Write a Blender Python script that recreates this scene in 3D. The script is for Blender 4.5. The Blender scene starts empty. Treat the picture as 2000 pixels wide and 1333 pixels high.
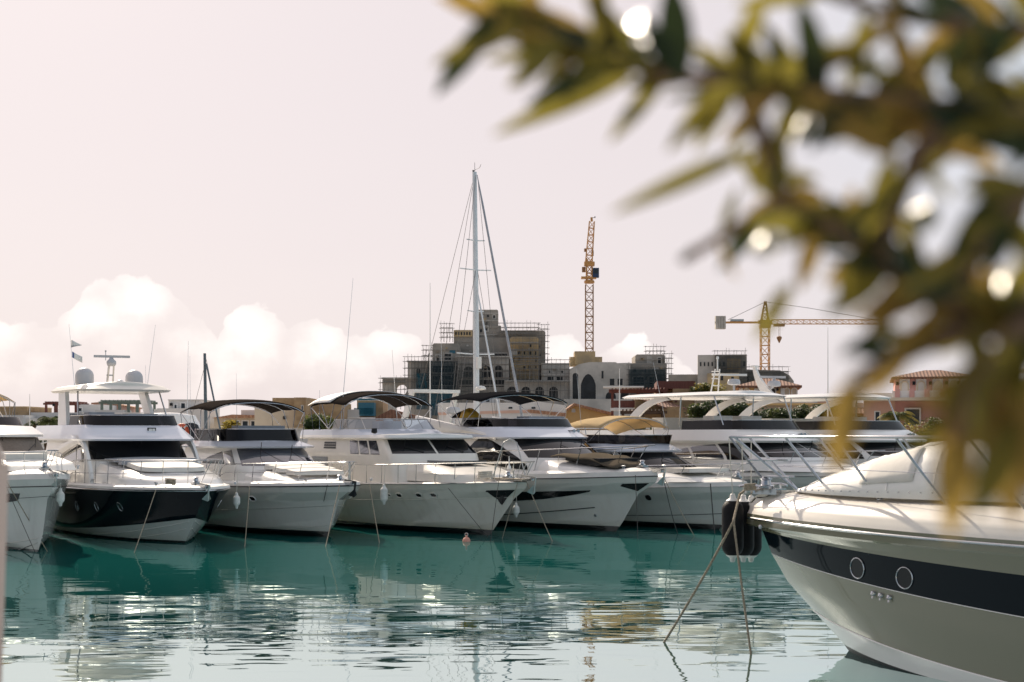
import bpy, bmesh, math, random
from mathutils import Vector, Matrix
C = bpy.context.scene
COL = C.collection
R = math.radians
PI = math.pi
random.seed(7)
F = 2778.0          # focal length in photo pixels
EYE = 3.5
# ---------------------------------------------------------------- camera
cam_d = bpy.data.cameras.new('camera'); cam = bpy.data.objects.new('camera', cam_d); COL.objects.link(cam)
cam.location = (0, 0, EYE); cam.rotation_euler = (R(90), 0, 0)
cam_d.sensor_width = 36; cam_d.lens = 50; cam_d.shift_y = 0.0918
cam_d.clip_start = 0.05; cam_d.clip_end = 6000
cam_d.dof.use_dof = True; cam_d.dof.focus_distance = 42; cam_d.dof.aperture_fstop = 2.8
C.camera = cam
C.view_settings.view_transform = 'Standard'; C.view_settings.look = 'None'
C.view_settings.exposure = 0.25; C.view_settings.gamma = 1
C.render.engine = 'CYCLES'
C.cycles.use_denoising = True
C.cycles.max_bounces = 8; C.cycles.transparent_max_bounces = 16
C.cycles.caustics_reflective = True; C.cycles.blur_glossy = 0.08; C.cycles.caustics_refractive = False
C.cycles.sample_clamp_indirect = 6
SUN_AZ, SUN_EL = -24.0, 34.0
# ---------------------------------------------------------------- node helpers
def nd(nt, typ, ins=None, **kw):
    n = nt.nodes.new(typ)
    for k, v in kw.items(): setattr(n, k, v)
    for k, v in (ins or {}).items():
        s = n.inputs[k]
        if isinstance(v, bpy.types.NodeSocket): nt.links.new(v, s)
        else: s.default_value = v
    return n
def mth(nt, op, a, b=0.0, c=None, clamp=False):
    n = nt.nodes.new('ShaderNodeMath'); n.operation = op; n.use_clamp = clamp
    for i, v in enumerate((a, b, c)):
        if v is None: continue
        if isinstance(v, bpy.types.NodeSocket): nt.links.new(v, n.inputs[i])
        else: n.inputs[i].default_value = v
    return n.outputs[0]
def sstep(nt, x, lo, hi, a=0.0, b=1.0):
    n = nt.nodes.new('ShaderNodeMapRange'); n.interpolation_type = 'SMOOTHSTEP'
    for k, v in (('Value', x), ('From Min', lo), ('From Max', hi), ('To Min', a), ('To Max', b)):
        if isinstance(v, bpy.types.NodeSocket): nt.links.new(v, n.inputs[k])
        else: n.inputs[k].default_value = v
    return n.outputs['Result']
def mixc(nt, fac, a, b, mode='MIX'):
    n = nt.nodes.new('ShaderNodeMix'); n.data_type = 'RGBA'; n.blend_type = mode
    for i, v in ((0, fac), (6, a), (7, b)):
        if isinstance(v, bpy.types.NodeSocket): nt.links.new(v, n.inputs[i])
        else: n.inputs[i].default_value = (tuple(v) + (1,)) if (i > 0 and len(v) == 3) else v
    return n.outputs[2]
# ---------------------------------------------------------------- world: hazy pink daylight with cumulus low on the left
W = bpy.data.worlds.new('World'); C.world = W; W.use_nodes = True
nt = W.node_tree; nt.nodes.clear()
tc = nd(nt, 'ShaderNodeTexCoord'); sep = nd(nt, 'ShaderNodeSeparateXYZ', {0: tc.outputs['Generated']})
X, Y, Z = sep.outputs[0], sep.outputs[1], sep.outputs[2]
sky = nd(nt, 'ShaderNodeTexSky', sky_type='NISHITA'); sky.sun_disc = False
sky.sun_elevation = R(SUN_EL); sky.sun_rotation = R(SUN_AZ); sky.dust_density = 3.0; sky.air_density = 1.0
sdir = Vector((math.sin(R(SUN_AZ)) * math.cos(R(SUN_EL)), math.cos(R(SUN_AZ)) * math.cos(R(SUN_EL)), math.sin(R(SUN_EL))))
dp = nd(nt, 'ShaderNodeVectorMath', {0: tc.outputs['Generated'], 1: tuple(sdir)}, operation='DOT_PRODUCT').outputs['Value']
fwd = sstep(nt, dp, -0.5, 0.85)
hazec = mixc(nt, fwd, (0.15, 0.20, 0.26), (0.70, 0.63, 0.645))
hor = sstep(nt, Z, 0.0, 0.30, 1.0, 0.0)
streak = nd(nt, 'ShaderNodeTexNoise', {'Vector': nd(nt, 'ShaderNodeMapping', {0: tc.outputs['Generated'], 3: (2.5, 2.5, 9.0)}).outputs[0], 'Scale': 1.6, 'Detail': 5.0}).outputs[0]
hazec = mixc(nt, mth(nt, 'MULTIPLY', mth(nt, 'MULTIPLY', hor, fwd), mth(nt, 'ADD', 0.25, mth(nt, 'MULTIPLY', streak, 0.7))), hazec, (0.745, 0.675, 0.675))
right = sstep(nt, X, 0.06, 0.42)
hazec = mixc(nt, mth(nt, 'MULTIPLY', right, sstep(nt, Z, 0.05, 0.25, 0.25, 0.8)), hazec, (0.58, 0.66, 0.74))
glow = sstep(nt, dp, 0.965, 1.0)
hazec = mixc(nt, glow, hazec, (2.6, 2.2, 2.0))
# cumulus bank: profile of its top over azimuth, with billows
ys = mth(nt, 'MAXIMUM', Y, 0.02)
u = mth(nt, 'DIVIDE', X, ys); el = mth(nt, 'DIVIDE', Z, ys)
rp = nd(nt, 'ShaderNodeValToRGB', {0: mth(nt, 'ADD', u, 0.5)}); cr = rp.color_ramp
prof = [(-400, 600), (0, 622), (110, 622), (145, 585), (180, 538), (250, 528), (330, 555), (385, 600), (425, 655), (455, 600), (500, 592), (560, 622), (620, 612), (690, 655), (760, 640), (820, 655), (860, 700), (1030, 700), (1075, 652), (1110, 648), (1150, 690), (1200, 668), (1300, 668), (1345, 700), (1400, 790), (1700, 800), (2300, 760)]
while len(cr.elements) > 1: cr.elements.remove(cr.elements[0])
for i, (px, py) in enumerate(prof):
    p = (px - 1000) / F + 0.5; hgt = (850 - py) / F / 0.2
    e = cr.elements[0] if i == 0 else cr.elements.new(p)
    e.position = p; e.color = (hgt, hgt, hgt, 1)
hh = mth(nt, 'MULTIPLY', rp.outputs[0], 0.2)
cv = nd(nt, 'ShaderNodeCombineXYZ', {0: u, 1: mth(nt, 'MULTIPLY', el, 1.15)}).outputs[0]
warp = nd(nt, 'ShaderNodeTexNoise', {'Vector': cv, 'Scale': 22.0, 'Detail': 3.0})
cvw = nd(nt, 'ShaderNodeVectorMath', {0: cv, 1: nd(nt, 'ShaderNodeVectorMath', {0: warp.outputs['Color'], 'Scale': 0.022}, operation='SCALE').outputs[0]}, operation='ADD').outputs[0]
v1 = nd(nt, 'ShaderNodeTexVoronoi', {'Vector': cvw, 'Scale': 26.0, 'Smoothness': 0.35}, feature='SMOOTH_F1').outputs['Distance']
v2 = nd(nt, 'ShaderNodeTexVoronoi', {'Vector': cvw, 'Scale': 70.0, 'Smoothness': 0.3}, feature='SMOOTH_F1').outputs['Distance']
nz = nd(nt, 'ShaderNodeTexNoise', {'Vector': cv, 'Scale': 60.0, 'Detail': 6.0, 'Roughness': 0.62}).outputs[0]
nlow = nd(nt, 'ShaderNodeTexNoise', {'Vector': cv, 'Scale': 14.0, 'Detail': 5.0, 'Roughness': 0.6}).outputs[0]
bil = mth(nt, 'ADD', mth(nt, 'MULTIPLY', mth(nt, 'SUBTRACT', 0.45, v1), 0.020), mth(nt, 'MULTIPLY', mth(nt, 'SUBTRACT', 0.45, v2), 0.009))
bil = mth(nt, 'ADD', bil, mth(nt, 'MULTIPLY', mth(nt, 'SUBTRACT', nz, 0.5), 0.016))
ed = mth(nt, 'ADD', mth(nt, 'SUBTRACT', hh, el), bil)
mask = mth(nt, 'MULTIPLY', sstep(nt, ed, -0.0005, 0.0032), sstep(nt, Y, 0.25, 0.6))
mask = mth(nt, 'MULTIPLY', mask, sstep(nt, el, -0.02, 0.03, 0.35, 1.0))
inner = sstep(nt, mth(nt, 'ADD', ed, mth(nt, 'MULTIPLY', mth(nt, 'SUBTRACT', nlow, 0.5), 0.09)), 0.010, 0.060)
bump = sstep(nt, mth(nt, 'ADD', mth(nt, 'MULTIPLY', v1, 0.7), mth(nt, 'MULTIPLY', nlow, 0.8)), 0.35, 0.95)
ccol = mixc(nt, inner, (1.0, 0.94, 0.915), (0.80, 0.73, 0.725))
ccol = mixc(nt, mth(nt, 'MULTIPLY', bump, 0.8), ccol, (0.69, 0.62, 0.63))
hazec = mixc(nt, mth(nt, 'MULTIPLY', mask, 0.95), hazec, ccol)
b1 = nd(nt, 'ShaderNodeBackground', {0: sky.outputs[0], 1: 0.10})
b2 = nd(nt, 'ShaderNodeBackground', {0: hazec, 1: 1.0})
mx = nd(nt, 'ShaderNodeMixShader', {0: 0.94, 1: b1.outputs[0], 2: b2.outputs[0]})
nd(nt, 'ShaderNodeOutputWorld', {0: mx.outputs[0]})
# ---------------------------------------------------------------- sun, low, ahead and to the left
sd = bpy.data.lights.new('sun', 'SUN'); sd.energy = 4.8; sd.angle = R(0.6); sd.color = (1.0, 0.87, 0.70)
so = bpy.data.objects.new('sun', sd); COL.objects.link(so); so.location = (-60, 80, 80)
so.rotation_euler = (-sdir).to_track_quat('-Z', 'Y').to_euler()
# ---------------------------------------------------------------- materials
MAT = {}
def mat(name, col, rough=0.5, metal=0.0, var=0.0, scale=3.0, coat=0.0, bump=0.0, bscale=30.0, col2=None, spec=0.5, stretch=None):
    m = bpy.data.materials.new(name); m.use_nodes = True; nt = m.node_tree
    b = nt.nodes['Principled BSDF']
    b.inputs['Roughness'].default_value = rough; b.inputs['Metallic'].default_value = metal
    b.inputs['Coat Weight'].default_value = coat; b.inputs['Coat Roughness'].default_value = 0.05
    b.inputs['Specular IOR Level'].default_value = spec
    b.inputs['Base Color'].default_value = tuple(col) + (1,)
    tc = nd(nt, 'ShaderNodeTexCoord').outputs['Object']
    if stretch: tc = nd(nt, 'ShaderNodeMapping', {0: tc, 3: stretch}).outputs[0]
    if var > 0 or col2:
        n = nd(nt, 'ShaderNodeTexNoise', {'Vector': tc, 'Scale': scale, 'Detail': 6.0, 'Roughness': 0.6}).outputs[0]
        c2 = col2 or tuple(max(0, c * (1 - var)) for c in col)
        f = sstep(nt, n, 0.35, 0.68)
        nt.links.new(mixc(nt, f, col, c2), b.inputs['Base Color'])
        nt.links.new(mth(nt, 'ADD', rough - 0.03, mth(nt, 'MULTIPLY', n, 0.08)), b.inputs['Roughness'])
    if bump > 0:
        n2 = nd(nt, 'ShaderNodeTexNoise', {'Vector': tc, 'Scale': bscale, 'Detail': 4.0}).outputs[0]
        bp = nd(nt, 'ShaderNodeBump', {'Height': n2, 'Strength': bump, 'Distance': 0.02})
        nt.links.new(bp.outputs[0], b.inputs['Normal'])
    MAT[name] = m; return m
mat('gelcoat', (0.80, 0.78, 0.75), 0.22, var=0.05, scale=0.9, coat=0.4, bump=0.05, bscale=1.2)
mat('gelcoat_cream', (0.78, 0.73, 0.65), 0.3, var=0.08, scale=1.1, coat=0.25, bump=0.06, bscale=1.2)
mat('blue_white', (0.62, 0.66, 0.74), 0.2, var=0.05, scale=1.2, coat=0.5)
mat('deck_white', (0.76, 0.73, 0.69), 0.5, var=0.08, scale=2.5, bump=0.15, bscale=90)
mat('cushion', (0.72, 0.68, 0.62), 0.75, var=0.08, scale=3, bump=0.3, bscale=6)
mat('cover_white', (0.80, 0.78, 0.74), 0.55, var=0.05, scale=2.0, bump=0.5, bscale=2.2)
mat('grey_cover', (0.36, 0.37, 0.40), 0.6, var=0.15, scale=3, bump=0.4, bscale=4)
mat('steel', (0.52, 0.53, 0.55), 0.17, 1.0, var=0.1, scale=10)
mat('steel_dull', (0.55, 0.54, 0.52), 0.35, 1.0, var=0.2, scale=6)
mat('black_rubber', (0.014, 0.013, 0.014), 0.6, spec=0.15, var=0.3, scale=8, bump=0.2, bscale=60)
mat('black_trim', (0.012, 0.012, 0.014), 0.4, spec=0.25)
mat('grey_plastic', (0.50, 0.50, 0.52), 0.4, var=0.06)
mat('fender_white', (0.72, 0.70, 0.66), 0.4, var=0.22, scale=7)
mat('orange', (0.75, 0.12, 0.04), 0.5, var=0.2)
mat('buoy_pink', (0.72, 0.32, 0.24), 0.5, var=0.25, scale=12)
mat('yellow_cloth', (0.75, 0.42, 0.05), 0.7, var=0.2, bump=0.4, bscale=8)
mat('blue_trim', (0.03, 0.10, 0.30), 0.4)
mat('mast_white', (0.72, 0.74, 0.76), 0.3, var=0.06, scale=1)
mat('mast_dark', (0.09, 0.12, 0.14), 0.4)
mat('wire', (0.16, 0.15, 0.14), 0.4, 0.6)
mat('rope_tan', (0.40, 0.33, 0.24), 0.85, var=0.4, scale=30, bump=0.8, bscale=90)
mat('rope_dark', (0.06, 0.055, 0.05), 0.85, var=0.3, scale=30)
mat('rope_white', (0.66, 0.62, 0.55), 0.85, var=0.2, scale=30)
mat('concrete', (0.38, 0.335, 0.285), 0.9, scale=0.22, col2=(0.235, 0.225, 0.205), bump=0.4, bscale=2)
mat('concrete_pale', (0.56, 0.52, 0.47), 0.9, scale=0.25, col2=(0.38, 0.36, 0.33), bump=0.3, bscale=2)
mat('concrete_tan', (0.56, 0.41, 0.22), 0.9, scale=0.3, col2=(0.36, 0.28, 0.18), bump=0.3, bscale=2)
mat('shaded_void', (0.022, 0.026, 0.030), 0.7, var=0.5, scale=0.6)  # shade inside building openings, put into a flat panel colour
mat('scaffold_steel', (0.20, 0.19, 0.18), 0.5, 0.3)
mat('plank', (0.30, 0.25, 0.19), 0.8, var=0.3, scale=2)
mat('crane_yellow', (0.58, 0.29, 0.09), 0.45, var=0.25, scale=1.0)
mat('crane_brown', (0.30, 0.15, 0.06), 0.5, var=0.3, scale=1.0)
mat('stucco_white', (0.72, 0.69, 0.66), 0.85, var=0.1, scale=0.5, bump=0.2, bscale=8)
mat('stucco_grey', (0.55, 0.54, 0.53), 0.85, var=0.1, scale=0.5, bump=0.2, bscale=8)
mat('stucco_cream', (0.66, 0.56, 0.43), 0.85, var=0.1, scale=0.5, bump=0.2, bscale=8)
mat('stucco_yellow', (0.78, 0.52, 0.23), 0.85, var=0.12, scale=0.5, bump=0.2, bscale=8)
mat('stucco_pink', (0.74, 0.40, 0.36), 0.85, var=0.14, scale=0.6, bump=0.2, bscale=8)
mat('stucco_peach', (0.72, 0.46, 0.36), 0.85, var=0.12, scale=0.6, bump=0.2, bscale=8)
mat('red_brown_wood', (0.17, 0.055, 0.04), 0.7, var=0.3, scale=2, stretch=(8, 8, 0.6))
mat('dark_wood', (0.075, 0.045, 0.030), 0.7, var=0.3, scale=2)
mat('green_wood', (0.16, 0.20, 0.17), 0.7, var=0.2, scale=2)
mat('quay_concrete', (0.42, 0.39, 0.35), 0.85, var=0.25, scale=0.8, bump=0.4, bscale=6)
mat('teal_sheet', (0.04, 0.17, 0.24), 0.6, var=0.35, scale=0.4)
mat('post_pink', (0.56, 0.44, 0.38), 0.7, var=0.15, scale=3)
mat('bark', (0.16, 0.10, 0.06), 0.85, var=0.4, scale=20, bump=0.8, bscale=40)
mat('trim_white', (0.78, 0.76, 0.73), 0.6)
mat('navy_stripe', (0.02, 0.04, 0.10), 0.5)
mat('window_glass', (0.03, 0.035, 0.04), 0.08)
mat('lamp_red', (0.5, 0.03, 0.02), 0.3)

def masonry(name, c1, c2, mortar, sc, bw=0.5, rh=0.25):
    m = mat(name, c1, 0.9, var=0.1); nt = m.node_tree; b = nt.nodes['Principled BSDF']
    tc = nd(nt, 'ShaderNodeTexCoord').outputs['Object']
    s = nd(nt, 'ShaderNodeSeparateXYZ', {0: tc})
    v = nd(nt, 'ShaderNodeCombineXYZ', {0: mth(nt, 'ADD', s.outputs[0], s.outputs[1]), 1: s.outputs[2]}).outputs[0]
    br = nd(nt, 'ShaderNodeTexBrick', {'Vector': v, 'Color1': c1 + (1,), 'Color2': c2 + (1,), 'Mortar': mortar + (1,), 'Scale': sc, 'Mortar Size': 0.02, 'Brick Width': bw, 'Row Height': rh})
    n = nd(nt, 'ShaderNodeTexNoise', {'Vector': tc, 'Scale': 1.5, 'Detail': 6.0}).outputs[0]
    nt.links.new(mixc(nt, 0.55, br.outputs[0], mixc(nt, sstep(nt, n, 0.3, 0.7), c1, c2)), b.inputs['Base Color'])
    bp = nd(nt, 'ShaderNodeBump', {'Height': br.outputs[1], 'Strength': 0.4, 'Distance': 0.03}); bp.invert = True
    nt.links.new(bp.outputs[0], b.inputs['Normal']); return m
masonry('stone_tan', (0.46, 0.32, 0.18), (0.30, 0.20, 0.11), (0.34, 0.27, 0.19), 1.0, 0.9, 0.42)
masonry('stone_grey', (0.19, 0.15, 0.11), (0.10, 0.08, 0.065), (0.22, 0.18, 0.14), 1.2, 0.7, 0.3)
def tiles(name, c1, c2):
    m = mat(name, c1, 0.85, var=0.1); nt = m.node_tree; b = nt.nodes['Principled BSDF']
    tc = nd(nt, 'ShaderNodeTexCoord').outputs['Object']
    w = nd(nt, 'ShaderNodeTexWave', {'Vector': tc, 'Scale': 1.1, 'Distortion': 0.3}, wave_type='BANDS', bands_direction='X').outputs[0]
    n = nd(nt, 'ShaderNodeTexNoise', {'Vector': tc, 'Scale': 3.5, 'Detail': 5.0}).outputs[0]
    nt.links.new(mixc(nt, sstep(nt, mth(nt, 'ADD', mth(nt, 'MULTIPLY', w, 0.14), mth(nt, 'MULTIPLY', n, 0.95)), 0.30, 0.85), c1, c2), b.inputs['Base Color'])
    bp = nd(nt, 'ShaderNodeBump', {'Height': w, 'Strength': 0.7, 'Distance': 0.08})
    nt.links.new(bp.outputs[0], b.inputs['Normal']); return m
tiles('terracotta', (0.15, 0.07, 0.048), (0.27, 0.14, 0.09))
tiles('terracotta_pale', (0.34, 0.17, 0.10), (0.52, 0.30, 0.19))

def hull_mat(name, top, boot=(0.010, 0.010, 0.012), zb=0.19, rough=0.16, stripe=None, stain=0.12, coat=0.5, spec=0.5):
    m = bpy.data.materials.new(name); m.use_nodes = True; nt = m.node_tree; b = nt.nodes['Principled BSDF']
    tc = nd(nt, 'ShaderNodeTexCoord').outputs['Object']; z = nd(nt, 'ShaderNodeSeparateXYZ', {0: tc}).outputs[2]
    n = nd(nt, 'ShaderNodeTexNoise', {'Vector': nd(nt, 'ShaderNodeMapping', {0: tc, 3: (1.5, 1.5, 0.25)}).outputs[0], 'Scale': 2.5, 'Detail': 6.0}).outputs[0]
    c = mixc(nt, mth(nt, 'MULTIPLY', sstep(nt, n, 0.45, 0.8), stain * 2), top, tuple(x * (0.62 + 0.06 * i) for x, i in zip(top, (2, 1, 0))))
    grime = mth(nt, 'MULTIPLY', sstep(nt, mth(nt, 'ADD', z, mth(nt, 'MULTIPLY', n, 0.3)), zb + 0.1, zb + 0.45, 1, 0), stain * 2.5)
    c = mixc(nt, grime, c, (top[0] * 0.62, top[1] * 0.58, top[2] * 0.42))
    c = mixc(nt, sstep(nt, z, zb, zb + 0.012), boot, c)
    if stripe:
        z0, z1, sc = stripe
        k = mth(nt, 'MULTIPLY', sstep(nt, z, z0, z0 + .008), sstep(nt, z, z1, z1 + .008, 1, 0)); c = mixc(nt, k, c, sc)
    nt.links.new(c, b.inputs['Base Color']); b.inputs['Roughness'].default_value = rough
    b.inputs['Coat Weight'].default_value = coat; b.inputs['Coat Roughness'].default_value = 0.04; b.inputs['Specular IOR Level'].default_value = spec
    n2 = nd(nt, 'ShaderNodeTexNoise', {'Vector': tc, 'Scale': 0.9, 'Detail': 1.0}).outputs[0]
    bp = nd(nt, 'ShaderNodeBump', {'Height': n2, 'Strength': 0.12, 'Distance': 0.05}); nt.links.new(bp.outputs[0], b.inputs['Normal'])
    if coat >= 1: b.inputs['Coat IOR'].default_value = 1.6
    MAT[name] = m; return m
hull_mat('hull_white', (0.60, 0.58, 0.535))
hull_mat('hull_white_aged', (0.58, 0.55, 0.485), zb=0.2, stain=0.22)
hull_mat('hull_navy', (0.004, 0.008, 0.012), zb=-1, stain=0.0, coat=0.0, spec=0.16, rough=0.08)
hull_mat('hull_grey_white', (0.58, 0.58, 0.54), zb=0.06)
hull_mat('hull_champagne', (0.155, 0.150, 0.092), coat=1.0, zb=-1, rough=0.25, stain=0.03)

def glass_mat(name, tint, refl=0.10, rough=0.02, gain=1.0):
    m = bpy.data.materials.new(name); m.use_nodes = True; nt = m.node_tree; nt.nodes.clear()
    tr = nd(nt, 'ShaderNodeBsdfTransparent', {0: tuple(tint) + (1,)}); gl = nd(nt, 'ShaderNodeBsdfGlossy', {0: (gain, gain, gain, 1), 'Roughness': rough})
    fr = nd(nt, 'ShaderNodeFresnel', {0: 1.5}); f = mth(nt, 'ADD', fr.outputs[0], refl, clamp=True)
    mx = nd(nt, 'ShaderNodeMixShader', {0: f, 1: tr.outputs[0], 2: gl.outputs[0]}); nd(nt, 'ShaderNodeOutputMaterial', {0: mx.outputs[0]})
    MAT[name] = m; return m
glass_mat('smoked', (0.022, 0.022, 0.03), 0.0, gain=0.55)
glass_mat('blue_glass', (0.38, 0.46, 0.55), 0.06)
glass_mat('clear_vinyl', (0.55, 0.53, 0.53), 0.10, 0.1)
mat('dark_window', (0.008, 0.009, 0.011), 0.05, spec=0.3, bump=0.04, bscale=1.5)
mat('tinted_window', (0.035, 0.040, 0.055), 0.08, coat=1.0, spec=1.0, bump=0.05, bscale=1.5)
mat('brown_mesh_window', (0.15, 0.115, 0.085), 0.5, var=0.25, scale=12)
def net_mat(name, col, op):
    m = bpy.data.materials.new(name); m.use_nodes = True; nt = m.node_tree; nt.nodes.clear()
    tc = nd(nt, 'ShaderNodeTexCoord').outputs['Object']
    n = nd(nt, 'ShaderNodeTexNoise', {'Vector': tc, 'Scale': 0.5, 'Detail': 5.0}).outputs[0]
    d = nd(nt, 'ShaderNodeBsdfDiffuse', {0: mixc(nt, n, col, tuple(c * 0.5 for c in col))}); t = nd(nt, 'ShaderNodeBsdfTransparent')
    mx = nd(nt, 'ShaderNodeMixShader', {0: sstep(nt, n, 0.3, 0.7, op - 0.15, op + 0.1), 1: t.outputs[0], 2: d.outputs[0]}); nd(nt, 'ShaderNodeOutputMaterial', {0: mx.outputs[0]})
    MAT[name] = m
net_mat('net_dark', (0.035, 0.055, 0.065), 0.72)
net_mat('net_blue', (0.025, 0.12, 0.17), 0.65)
net_mat('net_grey', (0.10, 0.11, 0.11), 0.45)
def leaf_mat(name, c1, c2, trans=0.35, rough=0.55):
    m = bpy.data.materials.new(name); m.use_nodes = True; nt = m.node_tree; nt.nodes.clear()
    g = nd(nt, 'ShaderNodeNewGeometry'); r = g.outputs['Random Per Island']
    col = mixc(nt, r, c1, c2)
    p = nd(nt, 'ShaderNodeBsdfPrincipled', {'Base Color': col, 'Roughness': rough, 'Specular IOR Level': 0.22}); t = nd(nt, 'ShaderNodeBsdfTranslucent', {0: mixc(nt, 0.5, col, tuple(min(1, x * 2.2) for x in c2))})
    mx = nd(nt, 'ShaderNodeMixShader', {0: trans, 1: p.outputs[0], 2: t.outputs[0]}); nd(nt, 'ShaderNodeOutputMaterial', {0: mx.outputs[0]})
    MAT[name] = m
leaf_mat('leaf_green', (0.035, 0.06, 0.02), (0.10, 0.115, 0.03), 0.35)
leaf_mat('leaf_dark', (0.018, 0.035, 0.014), (0.04, 0.065, 0.02), 0.25)
leaf_mat('leaf_yellow', (0.14, 0.13, 0.03), (0.28, 0.22, 0.05), 0.45)
leaf_mat('near_leaf_green', (0.055, 0.062, 0.012), (0.16, 0.135, 0.026), 0.55, 0.4)
leaf_mat('near_leaf_brown', (0.11, 0.070, 0.022), (0.24, 0.165, 0.04), 0.5, 0.4)
leaf_mat('near_leaf_dark', (0.012, 0.024, 0.010), (0.03, 0.042, 0.012), 0.2, 0.4)
mat('glint_leaf', (0.10, 0.11, 0.03), 0.30, spec=0.5)
def cloth_mat(name, c, tr):
    m = bpy.data.materials.new(name); m.use_nodes = True; nt = m.node_tree; nt.nodes.clear(); tc = nd(nt, 'ShaderNodeTexCoord').outputs['Object']
    n = nd(nt, 'ShaderNodeTexNoise', {'Vector': tc, 'Scale': 2.0, 'Detail': 5.0}).outputs[0]; col = mixc(nt, n, c, tuple(x * .85 for x in c))
    d = nd(nt, 'ShaderNodeBsdfDiffuse', {0: col}); t = nd(nt, 'ShaderNodeBsdfTranslucent', {0: col}); mx = nd(nt, 'ShaderNodeMixShader', {0: tr, 1: d.outputs[0], 2: t.outputs[0]}); nd(nt, 'ShaderNodeOutputMaterial', {0: mx.outputs[0]}); MAT[name] = m
for n_, c_ in (('canvas_black', (0.016, 0.016, 0.018)), ('canvas_brown', (0.036, 0.030, 0.026)), ('mesh_tan', (0.12, 0.10, 0.075))): cloth_mat(n_, c_, 0.03)
cloth_mat('canvas_cream', (0.80, 0.64, 0.40), 0.45)
# water: teal body under a rippled mirror
def water_mat():
    m = bpy.data.materials.new('water'); m.use_nodes = True; nt = m.node_tree; nt.nodes.clear()
    tc = nd(nt, 'ShaderNodeTexCoord').outputs['Object']
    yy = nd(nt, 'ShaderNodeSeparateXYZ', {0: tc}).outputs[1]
    n1 = nd(nt, 'ShaderNodeTexNoise', {'Vector': nd(nt, 'ShaderNodeMapping', {0: tc, 2: (0, 0, R(8)), 3: (0.42, 0.72, 1)}).outputs[0], 'Scale': 0.8, 'Detail': 1.0, 'Roughness': 0.35, 'Distortion': 0.3}).outputs[0]
    n2 = nd(nt, 'ShaderNodeTexNoise', {'Vector': nd(nt, 'ShaderNodeMapping', {0: tc, 2: (0, 0, R(-14)), 3: (0.8, 2.0, 1)}).outputs[0], 'Scale': 1.2, 'Detail': 1.0, 'Roughness': 0.4}).outputs[0]
    pat = nd(nt, 'ShaderNodeTexNoise', {'Vector': nd(nt, 'ShaderNodeMapping', {0: tc, 3: (0.10, 0.16, 1)}).outputs[0], 'Scale': 1.0, 'Detail': 2.0}).outputs[0]
    amp = mth(nt, 'ADD', 0.30, mth(nt, 'MULTIPLY', sstep(nt, pat, 0.40, 0.62), 0.9))
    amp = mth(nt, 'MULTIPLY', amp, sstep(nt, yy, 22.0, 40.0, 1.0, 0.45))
    h = mth(nt, 'MULTIPLY', mth(nt, 'ADD', n1, mth(nt, 'MULTIPLY', n2, 0.30)), amp)
    bp = nd(nt, 'ShaderNodeBump', {'Height': h, 'Strength': 1.0, 'Distance': 0.036})
    body = nd(nt, 'ShaderNodeBsdfDiffuse', {0: (0.008, 0.088, 0.080, 1), 'Normal': bp.outputs[0]})
    gl = nd(nt, 'ShaderNodeBsdfGlossy', {0: (0.85, 0.98, 0.96, 1), 'Roughness': 0.012, 'Normal': bp.outputs[0]})
    fr = nd(nt, 'ShaderNodeFresnel', {0: 1.33, 'Normal': bp.outputs[0]}).outputs[0]
    f = mth(nt, 'ADD', 0.42, mth(nt, 'MULTIPLY', fr, 0.9), clamp=True); f = mth(nt, 'MINIMUM', mth(nt, 'ADD', f, sstep(nt, yy, 20.0, 34.0, 0.12, 0.0)), sstep(nt, yy, 22.0, 40.0, 0.84, 0.56))  # mirror strength set by distance: reflections brightened near, darkened far off
    mx = nd(nt, 'ShaderNodeMixShader', {0: f, 1: body.outputs[0], 2: gl.outputs[0]}); nd(nt, 'ShaderNodeOutputMaterial', {0: mx.outputs[0]})
    MAT['water'] = m
water_mat()
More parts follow.
